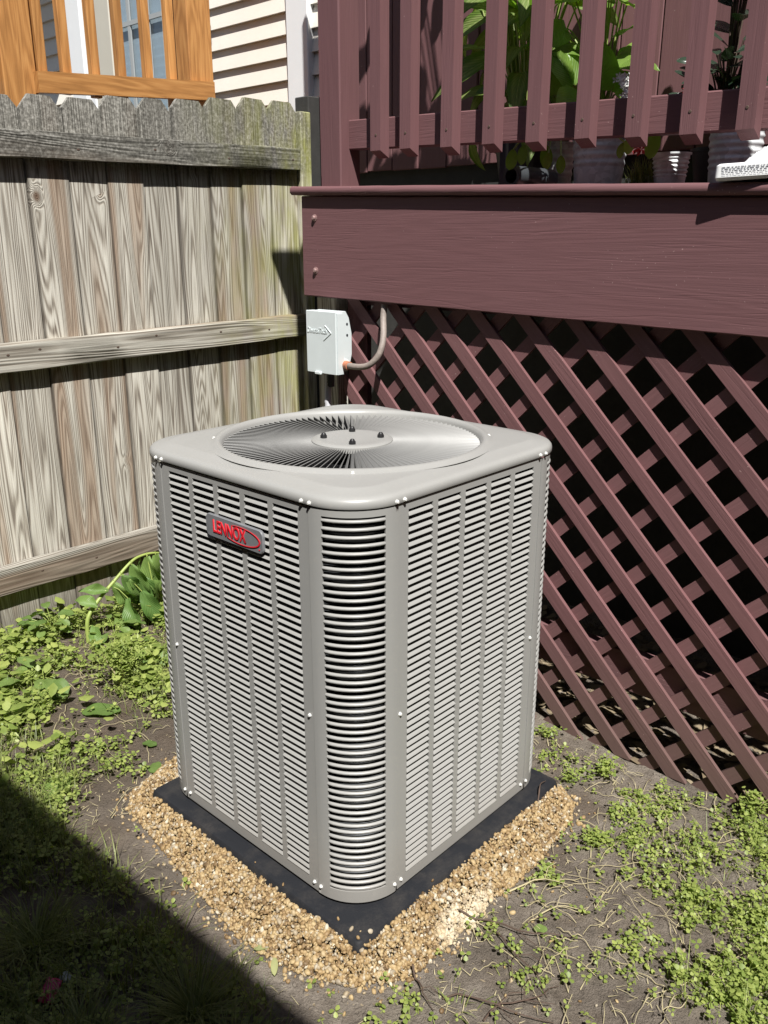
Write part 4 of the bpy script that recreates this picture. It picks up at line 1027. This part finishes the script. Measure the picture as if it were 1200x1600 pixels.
# little seedlings on the bare soil by the lattice
sd = [(.885, -.085, 'bright green seedling standing alone on soil before the lattice', 150, .05), (.93, .13, 'green sprig on the soil by the right corner of the unit', 90, .03), (.80, .165, 'flat green sprig touching the back right corner of the gravel', 80, .025),
      (1.0-.03, -.455, 'pale stalky weed at the lattice foot on the right edge', 160, .075), (.62, -.20, 'clover plant sprawling on soil right of the gravel end', 120, .03), (.80, -.03, 'tiny sparse sprig between the gravel end and the lattice', 50, .03)]
for x, y, lb, n_, hh in sd:
    z = gz(x, y); t = thing('seedling', lb, 'weed', (x, y, z)); m = MB()
    ns = 5
    for i in range(ns):
        a = 6.28*i/ns+rnd.uniform(-.4, .4); m.tube([(x, y, z-.005), (x+.012*math.cos(a), y+.012*math.sin(a), z+hh*.6), (x+.03*math.cos(a), y+.03*math.sin(a), z+hh)], .0011, 4)
    pb('stem', m, M['stem'], t)
    rr = nr.gamma(2, .010, n_); az = nr.uniform(0, 6.28, n_)
    P = np.stack([x+rr*np.cos(az), y+rr*np.sin(az), z+hh*nr.uniform(.3, 1.1, n_)], 1)
    v_, f_ = leaflets(P, nr.uniform(0, 6.28, n_), nr.normal(.2, .4, n_), nr.uniform(.006, .013, n_), .95)
    o = big('foliage', M['clover'], v_-np.array([x, y, z]), f_, False); o.parent = t; o.location = (0, 0, 0)
# fallen leaves
fl = [(.15, 1.19, .13, 'weed', 'large ragged green leaf lying flat on the soil left of the unit', .4, 2.2), (-.20, .93, .12, 'weed', 'big green leaf half in shade at the shadow edge', .5, 1.0), (-.125, .055, .05, 'pale', 'pale yellow leaf on the soil below the gravel corner', .6, .3), (-.115, .12, .055, 'pale', 'wilted yellow-green leaf by the left gravel edge near the shade', .3, 2.5),
      (-.145, .10, .045, 'pale', 'narrow wilted leaf beside the shadow edge', .25, 4.0), (.05, .83, .06, 'weed', 'small green leaf near the rear left end of the gravel', .5, 1.2), (.10, .98, .045, 'weed', 'little dark leaf on bare soil behind the gravel end', .6, 5.2), (-.28, .88, .11, 'weed', 'dark green leaf inside the shade by its upper edge', .45, 3.3), (.30, -.27, .03, 'weed', 'tiny green leaf on open soil at lower right', .6, 2.0)]
for x, y, L, mt, lb, wd_, az in fl:
    m = leafmesh('fallen_leaf', L, L*wd_*1.3, 'oval', .25, .12, .05, int(L*1000)); m.materials.append(M[mt])
    o = link(bpy.data.objects.new('fallen_leaf', m)); o.location = (x, y, gz(x, y)+.012); o.rotation_mode = 'QUATERNION'; o.rotation_quaternion = leafrot((math.cos(az), math.sin(az), .05), rnd.uniform(-.2, .2)); tag(o, lb, 'leaf')
# twigs
tw = [((.20, -.11), (.33, -.33), 'twig', 'long thin twig arching over soil right of the gravel'), ((.24, -.17), (.16, -.36), 'twig', 'forked brown twig below the pale gravel patch'), ((.02, -.21), (.12, -.40), 'twig', 'dark twig at the bottom of the picture'), ((.03, -.30), (.20, -.36), 'twig', 'crooked dark twig near the bottom edge'),
      ((.30, -.22), (.42, -.30), 'straw', 'straw coloured stem beside the right gravel strip'), ((.02, -.13), (-.02, -.22), 'twig', 'short black twig under the front gravel corner'), ((.60, -.045), (.68, -.02), 'twig', 'tiny twig resting on the right edge of the black pad'), ((.33, -.14), (.50, -.24), 'straw', 'pale runner stem leaving the right gravel edge')]
for (xa, ya), (xb, yb), mt, lb in tw:
    pts_ = []; nx, ny_ = -(yb-ya), xb-xa
    for j in range(9):
        t = j/8; wob = .12*math.sin(t*5+xa*40)*(t*(1-t))*4*.5+rnd.uniform(-.015, .015); x, y = xa+(xb-xa)*t+nx*wob, ya+(yb-ya)*t+ny_*wob
        base = max(gz(x, y), PZ if (PAD[0] < x < PAD[2] and PAD[1] < y < PAD[3]) else -1, (gz(x, y)+.028) if inpoly(x, y, GP) else -1)
        pts_.append((x, y, base+.005+.012*math.sin(math.pi*t)))
    m = MB().tube(pts_, [.0022-.0015*j/8 for j in range(9)], 6)
    q = pts_[4]
    for sg in ((1, -1) if 'pad' not in lb else ()): m.tube([q, (q[0]+nx*.12*sg+(xb-xa)*.1, q[1]+ny_*.12*sg+(yb-ya)*.1, q[2]+.008), (q[0]+nx*.2*sg+(xb-xa)*.25, q[1]+ny_*.2*sg+(yb-ya)*.25, q[2]+.002)], .0008, 5)
    me = m.mesh('twig', 60, pts_[0]); me.materials.append(M[mt]); o = link(bpy.data.objects.new('twig', me)); o.location = pts_[0]; tag(o, lb, 'twig')
# litter
m = MB(); g_ = 7
vs = [(i/g_*.05-.025, j/g_*.03-.015, .008+.006*noise.noise((i*.9, j*.9, 3))) for i in range(g_+1) for j in range(g_+1)]
m.add(vs, [(i*(g_+1)+j, (i+1)*(g_+1)+j, (i+1)*(g_+1)+j+1, i*(g_+1)+j+1) for i in range(g_) for j in range(g_)])
me = m.mesh('wrapper', 60); me.materials.append(M['wrap']); sol = link(bpy.data.objects.new('wrapper', me)); sol.location = (-.50, .355, gz(-.5, .355)+.02); sol.rotation_euler = (.3, -.2, .7)
sm2 = sol.modifiers.new('thickness', 'SOLIDIFY'); sm2.thickness = .001; tag(sol, 'crumpled magenta wrapper in the grass at lower left', 'wrapper')
me = MB().lathe([(0, 0), (.012, 0), (.0125, .004), (.0115, .011), (.009, .014), (0, .015)], (0, 0, 0), 20).mesh('bottle_cap', 40); me.materials.append(M['capm'])
o = link(bpy.data.objects.new('bottle_cap', me)); o.location = (-.465, .365, gz(-.465, .365)+.02); o.rotation_euler = (.5, .3, 0); tag(o, 'small round grey cap lying beside the magenta wrapper', 'cap')

# ------------------------------------------------------------------ things on the deck
FZ = lambda y: 1.4685+KD*y
SC = lambda p: CAM+(Vector(p)-CAM)*1.12
def bucket(label, x, y, r0, r1, hgt, ridges, group='galvanised pots on the deck edge'):
    z = FZ(y); t = thing('metal_pot', label, 'pot', (x, y, z), group); pr_ = []
    n_ = 60
    for i in range(n_+1):
        q = i/n_; r_ = r0+(r1-r0)*q
        if .3 < q < .9: r_ += .0017*math.sin(q*ridges*6.283)
        pr_.append((r_, hgt*q))
    m = MB(); full = [(0, 0)]+pr_+[(r1+.004, hgt), (r1+.004, hgt+.004), (r1-.002, hgt+.004), (r1-.004, hgt-.01), (r1-.008, hgt-.02)]
    m.loft([[(x+r_*math.cos(2*math.pi*j/40), y+r_*math.sin(2*math.pi*j/40), z+zz) for j in range(40)] for r_, zz in full], True, True, False)
    pb('body', m, M['galv'], t, 60)
    pb('soil', MB().lathe([(0, hgt-.024), (r1-.008, hgt-.024), (r1-.008, hgt-.018), (0, hgt-.014)], (x, y, z), 24), M['potsoil'], t)
    return t, Vector((x, y, z+hgt-.015))
_, s1 = bucket('tapering galvanised pot holding the broad round leaved plant', 1.42, .373, .067, .085, .205, 9)
_, s2 = bucket('smaller ridged galvanised pot between two taller pots', 1.13, .010, .036, .044, .072, 7)
_, s3 = bucket('ridged galvanised pot behind the white tray', 1.475, -.008, .0616, .0717, .170, 9)
_, s4 = bucket('galvanised pot standing behind the first pot in the shade', 1.50, .58, .055, .066, .14, 6)
def plant(name, label, base, specs, meshes, mat, stems=True, smat='stem', group=None):
    t = thing(name, label, 'plant', base, group); m = MB(); b = Vector(base)
    for p, d, s_, r_, k_ in specs:
        p = Vector(p)
        if stems: m.tube(smoothpts([b+Vector((rnd.uniform(-.012, .012), rnd.uniform(-.012, .012), -.01)), b.lerp(p, .55)+Vector((0, 0, .04)), p], 4), .0026, 5)
        part('leaf', meshes[k_ % len(meshes)], mat, t, p, leafrot(d, r_, (-.5, -.4, .75)), s_)
    if stems: pb('stem', m, M[smat], t, 60)
    return t
Lv = [leafmesh('leaf', .24, .085, 'lance', b, f_, .03, k_) for k_, (b, f_) in enumerate(((1.0, .25), (.6, .3), (1.5, .2)))]
for q in Lv: q.materials.append(M['var'])
base = Vector((1.46, .66, FZ(.6)+.10)); sp = []
for i in range(95):
    a = rnd.uniform(0, 6.28); hh = rnd.uniform(.12, .72) if i < 50 else rnd.uniform(.85, 1.5); r_ = rnd.uniform(.02, .17) if i < 50 else rnd.uniform(.03, .26)  # the upper crown, out of view, is added to shade the back fence
    p = base+Vector((r_*math.cos(a)*.8, r_*math.sin(a)+(.24 if i >= 50 else 0), hh)); sp.append((p, (math.cos(a)*.8, math.sin(a), rnd.uniform(-.4, .7)), rnd.uniform(.7, 1.25), rnd.uniform(-.5, .5), i))
for p, d in ((SC((1.24, .52, 1.86)), (-.3, -1, -.2)), (SC((1.25, .50, 1.80)), (-.4, -1, .3)), (SC((1.22, .58, 1.85)), (-.5, 1, -.3)), (SC((1.2, .55, 1.95)), (-.2, 1, .1)), (SC((1.22, .47, 1.78)), (-.3, -.9, -.6)), (SC((1.2, .48, 1.93)), (-.2, -1, .2))): sp.append((Vector(p), d, 1.25, rnd.uniform(-.3, .3), rnd.randrange(3)))
plant('variegated_plant', 'tall plant with long cream streaked leaves behind the railing', base, sp, Lv, M['var'])
pt_ = thing('plastic_pot', 'dark plastic pot holding the tall variegated plant', 'pot', (1.46, .66, FZ(.6)))
pb('body', MB().lathe([(0, 0), (.075, 0), (.095, .12), (.10, .12), (.10, .13), (.088, .13), (.08, .10), (0, .10)], (1.46, .66, FZ(.6)), 28), M['black'], pt_, 40)
Lp = [leafmesh('leaf', .10, .085, 'heart', b, .15, .03, k_) for k_, b in enumerate((.5, .9))]
for q in Lp: q.materials.append(M['pothos'])
sp = []
for i in range(30):
    a = rnd.uniform(0, 6.28); hh = rnd.uniform(.04, .42); r_ = rnd.uniform(.02, .135)
    p = s1+Vector((r_*math.cos(a)*.7, r_*math.sin(a)+.03, hh)); sp.append((p, (math.cos(a)-.4, math.sin(a)-.3, rnd.uniform(-.5, .6)), rnd.uniform(.7, 1.2), rnd.uniform(-.5, .5), i))
for p, d in (((1.09, .33, 1.70), (-.3, -.3, .9)), ((1.10, .28, 1.72), (-.4, .3, .8)), ((1.08, .20, 1.70), (-.4, -.4, .9)), ((1.1, .14, 1.67), (-.3, -.6, .5))): sp.append((SC(p), d, 1.2, 0, 0))
plant('round_leaf_plant', 'bright green plant with broad round leaves in the galvanised pot', s1, sp, Lp, M['pothos'])
# trailing shoots below the rail
sp = [((1.07, .40, 1.585), (-.1, .25, -1), .65, .2, 0), ((1.06, .43, 1.575), (-.1, .1, -1), .7, -.2, 1), ((1.08, .34, 1.58), (-.1, -.15, -1), .75, .3, 0), ((1.07, .325, 1.56), (-.2, .1, -1), .5, 0, 1), ((1.06, .28, 1.55), (-.1, -.1, -1), .55, 0, 0), ((1.06, .02, 1.59), (-.3, .1, -1), .8, .1, 0), ((1.05, .075, 1.585), (-.2, .3, -1), .6, 0, 1), ((1.06, .10, 1.57), (-.2, .4, -.8), .5, 0, 1)]
Lt = [leafmesh('leaf', .08, .045, 'oval', b, .15, .02, k_+9) for k_, b in enumerate((.4, .7))]
for q in Lt: q.materials.append(M['pothos'])
plant('trailing_plant', 'trailing leafy shoots hanging below the burgundy bottom rail', (1.20, .38, 1.62), sp, Lt, M['pothos'])
# white flowers
wf = thing('white_flowers', 'spray of small white flowers beside the round leaved plant', 'flower', (1.15, .10, 1.62)); m = MB()
for i in range(110):
    t = rnd.random(); c = Vector((1.09+rnd.gauss(0, .008), .135-.05*t+rnd.gauss(0, .010), 1.725-.09*t+rnd.gauss(0, .008)))
    a = rnd.uniform(0, 6.28)
    for k_ in range(4): b = a+k_*1.57; m.add([c, c+Vector((-.003, .006*math.cos(b-.5), .006*math.sin(b-.5))), c+Vector((-.004, .009*math.cos(b), .009*math.sin(b))), c+Vector((-.003, .006*math.cos(b+.5), .006*math.sin(b+.5)))], [(0, 1, 2, 3)])
o = pb('petals', m, M['flower'], wf); o['kind'] = 'stuff'
pb('stem', MB().tube(smoothpts([(1.15, .09, 1.58), (1.12, .10, 1.65), (1.092, .13, 1.72)], 4), .0015, 5), M['stem'], wf)
# rubber plant
Lr = [leafmesh('leaf', .11, .055, 'oval', b, .15, .0, k_+20) for k_, b in enumerate((.5, .2))]
for q in Lr: q.materials.append(M['rubber'])
b3 = Vector((1.56, .07, FZ(0)+.12)); sp = []
for i in range(26):
    hh = .06+.55*i/26; a = i*2.4; sp.append((Vector((1.56+.02*math.cos(a), .06+.02*math.sin(a), b3.z+hh)), (math.cos(a), math.sin(a), rnd.uniform(.0, .9)), rnd.uniform(.8, 1.1), rnd.uniform(-.3, .3), i))
for i in range(75):
    a = rnd.uniform(0, 6.28); r_ = rnd.uniform(.01, .10); sp.append((SC((1.20+r_*math.cos(a)*.5, -.055+r_*math.sin(a), b3.z+rnd.uniform(.02, .18))), (math.cos(a)-.3, math.sin(a), rnd.uniform(.0, .8)), rnd.uniform(.35, .62), rnd.uniform(-.4, .4), i))
plant('rubber_plant', 'dark leaved rubber plant behind the right balusters', b3, sp, Lr, M['rubber'], True, 'twig')
pt2 = thing('plastic_pot', 'dark plastic pot holding the rubber plant', 'pot', (1.56, .07, FZ(0)))
pb('body', MB().lathe([(0, 0), (.06, 0), (.075, .11), (.08, .11), (.08, .12), (.07, .12), (.065, .09), (0, .09)], (1.56, .07, FZ(0)), 28), M['black'], pt2, 40)
sp = []
for i in range(16):
    a = rnd.uniform(0, 6.28); sp.append((Vector((1.52, -.28, 1.62))+Vector((.05*math.cos(a), .08*math.sin(a), rnd.uniform(0, .5))), (math.cos(a), math.sin(a), rnd.uniform(-.1, .8)), rnd.uniform(.8, 1.2), 0, i))
plant('rubber_plant', 'second dark rubber plant at the right edge behind the white tray', Vector((1.52, -.28, FZ(-.28))), sp, Lr, M['rubber'], True, 'twig')
# red flowers
def redflower(label, pts_):
    t = thing('red_flower', label, 'flower', pts_[0]); m = MB()
    for c in pts_:
        c = Vector(c)
        for k_ in range(5):
            b = k_*1.257+rnd.uniform(-.2, .2); e_ = lambda q, r_: c+Vector((-.004-.004*rnd.random(), r_*math.cos(b+q), r_*math.sin(b+q)))
            m.add([c, e_(-.45, .011), e_(0, .017), e_(.45, .011)], [(0, 1, 2, 3)])
    pb('petals', m, M['redfl'], t)
redflower('red blossom glimpsed above the rail between the right balusters', [SC(q_) for q_ in ((1.13, -.018, 1.685), (1.13, -.012, 1.665), (1.13, -.045, 1.66), (1.13, -.05, 1.655))])
redflower('dark red bloom below the rail between two metal pots', [(1.10, .083, 1.575), (1.10, .088, 1.56), (1.10, .075, 1.555)])
gg = thing('spiky_plant', 'fine wispy plant in front of the ridged pots', 'plant', (1.11, .075, FZ(.07))); k = 160
P = np.tile(np.array([[1.11, .075, FZ(.07)]]), (k, 1))+nr.normal(0, .012, (k, 3))*np.array([1, 1.5, 0]); az = nr.uniform(0, 6.28, k)
v_, f_ = blades(P, az, nr.uniform(.03, .085, k), np.full(k, .0011), nr.normal(.3, .3, k), nr.uniform(.2, 1.2, k))
o = big('foliage', M['grass'], v_-np.array([1.11, .075, FZ(.07)]), f_, False); o.parent = gg; o.location = (0, 0, 0); del o['kind']
# downspout and black pipe
ds = thing('downspout', 'dark grey metal downspout standing behind the railing', 'downspout', (1.36, .63, FZ(.63)))
m = MB()
rg = []
for z in (FZ(.63), 1.72):
    rg.append([(1.36+a_*.03, .625+b_*.042, z) for a_, b_ in ((-1, -1), (-1.15, -.6), (-.85, -.2), (-1.15, .2), (-.85, .6), (-1, 1), (1, 1), (1, -1))])
m.loft(rg, True, True, True); pb('body', m, M['dkpipe'], ds)
bp = thing('black_pipe', 'short black pipe with its open end showing under the railing', 'pipe', (1.15, .46, FZ(.46)))
ring_ = lambda r_, x: [(x, .462+r_*math.cos(2*math.pi*j/20), FZ(.46)+.029+r_*math.sin(2*math.pi*j/20)) for j in range(20)]
pb('body', MB().loft([ring_(.019, 1.30), ring_(.028, 1.30), ring_(.028, 1.10), ring_(.019, 1.10), ring_(.017, 1.28)]), M['dkpipe'], bp, 40)
# white tray with print, and a plastic bag on it
TR = Matrix.Translation((.9225, -.190, FZ(-.19)+.0015)) @ Matrix.Rotation(math.radians(-90+7), 4, 'Z') @ Matrix.Rotation(math.radians(-1.5), 4, 'Y')
ty = thing('white_tray', 'white foam package with rows of small print on the deck edge', 'package', TR.translation)
def tpart(name, mb, mat, sm=0):
    m = mb.mesh(name, sm); m.transform(TR); m.transform(Matrix.Translation(-TR.translation)); return part(name, m, mat, ty, TR.translation)
tpart('body', MB().loft([rsq(.004, .002, .30, .20, .008, .0, 5), rsq(.0, -.002, .304, .204, .01, .006, 5), rsq(.001, .0, .303, .203, .01, .030, 5), rsq(.006, .005, .298, .198, .01, .034, 5)], True, True, True), M['foam'], 35)
pm_ = MB()
for r_ in range(6):
    u = .016
    while u < .28:
        l_ = rnd.uniform(.002, .008); pm_.box((u, -.0022, .0085+r_*.0036), (u+l_, -.0008, .0094+r_*.0036)); u += l_+rnd.uniform(.0015, .004)
tpart('printed_text', pm_, M['ink'])
m = MB(); g_ = 22; vs = []
for i in range(g_+1):
    for j in range(g_+1):
        u, v = i/g_-.5, j/g_-.5; r_ = math.hypot(u, v)*2
        hh = max(0, 1-r_**1.6)*.034; n_ = noise.fractal((u*7, v*7, 3.3), 1, 2, 4)
        vs.append((1.0+u*.075+.005*n_, -.272+v*.10+.006*noise.noise((u*9, v*9, 8)), FZ(-.25)+.040+hh*(.9+.5*n_)+.003*n_))
m.add(vs, [(i*(g_+1)+j, (i+1)*(g_+1)+j, (i+1)*(g_+1)+j+1, i*(g_+1)+j+1) for i in range(g_) for j in range(g_)])
me = m.mesh('plastic_bag', 180, (1.0, -.255, FZ(-.25)+.038)); me.materials.append(M['bagm']); o = link(bpy.data.objects.new('plastic_bag', me)); o.location = (1.0, -.255, FZ(-.25)+.038)
tag(o, 'crumpled white plastic bag lying on the white package', 'bag'); so2 = o.modifiers.new('thickness', 'SOLIDIFY'); so2.thickness = .0006
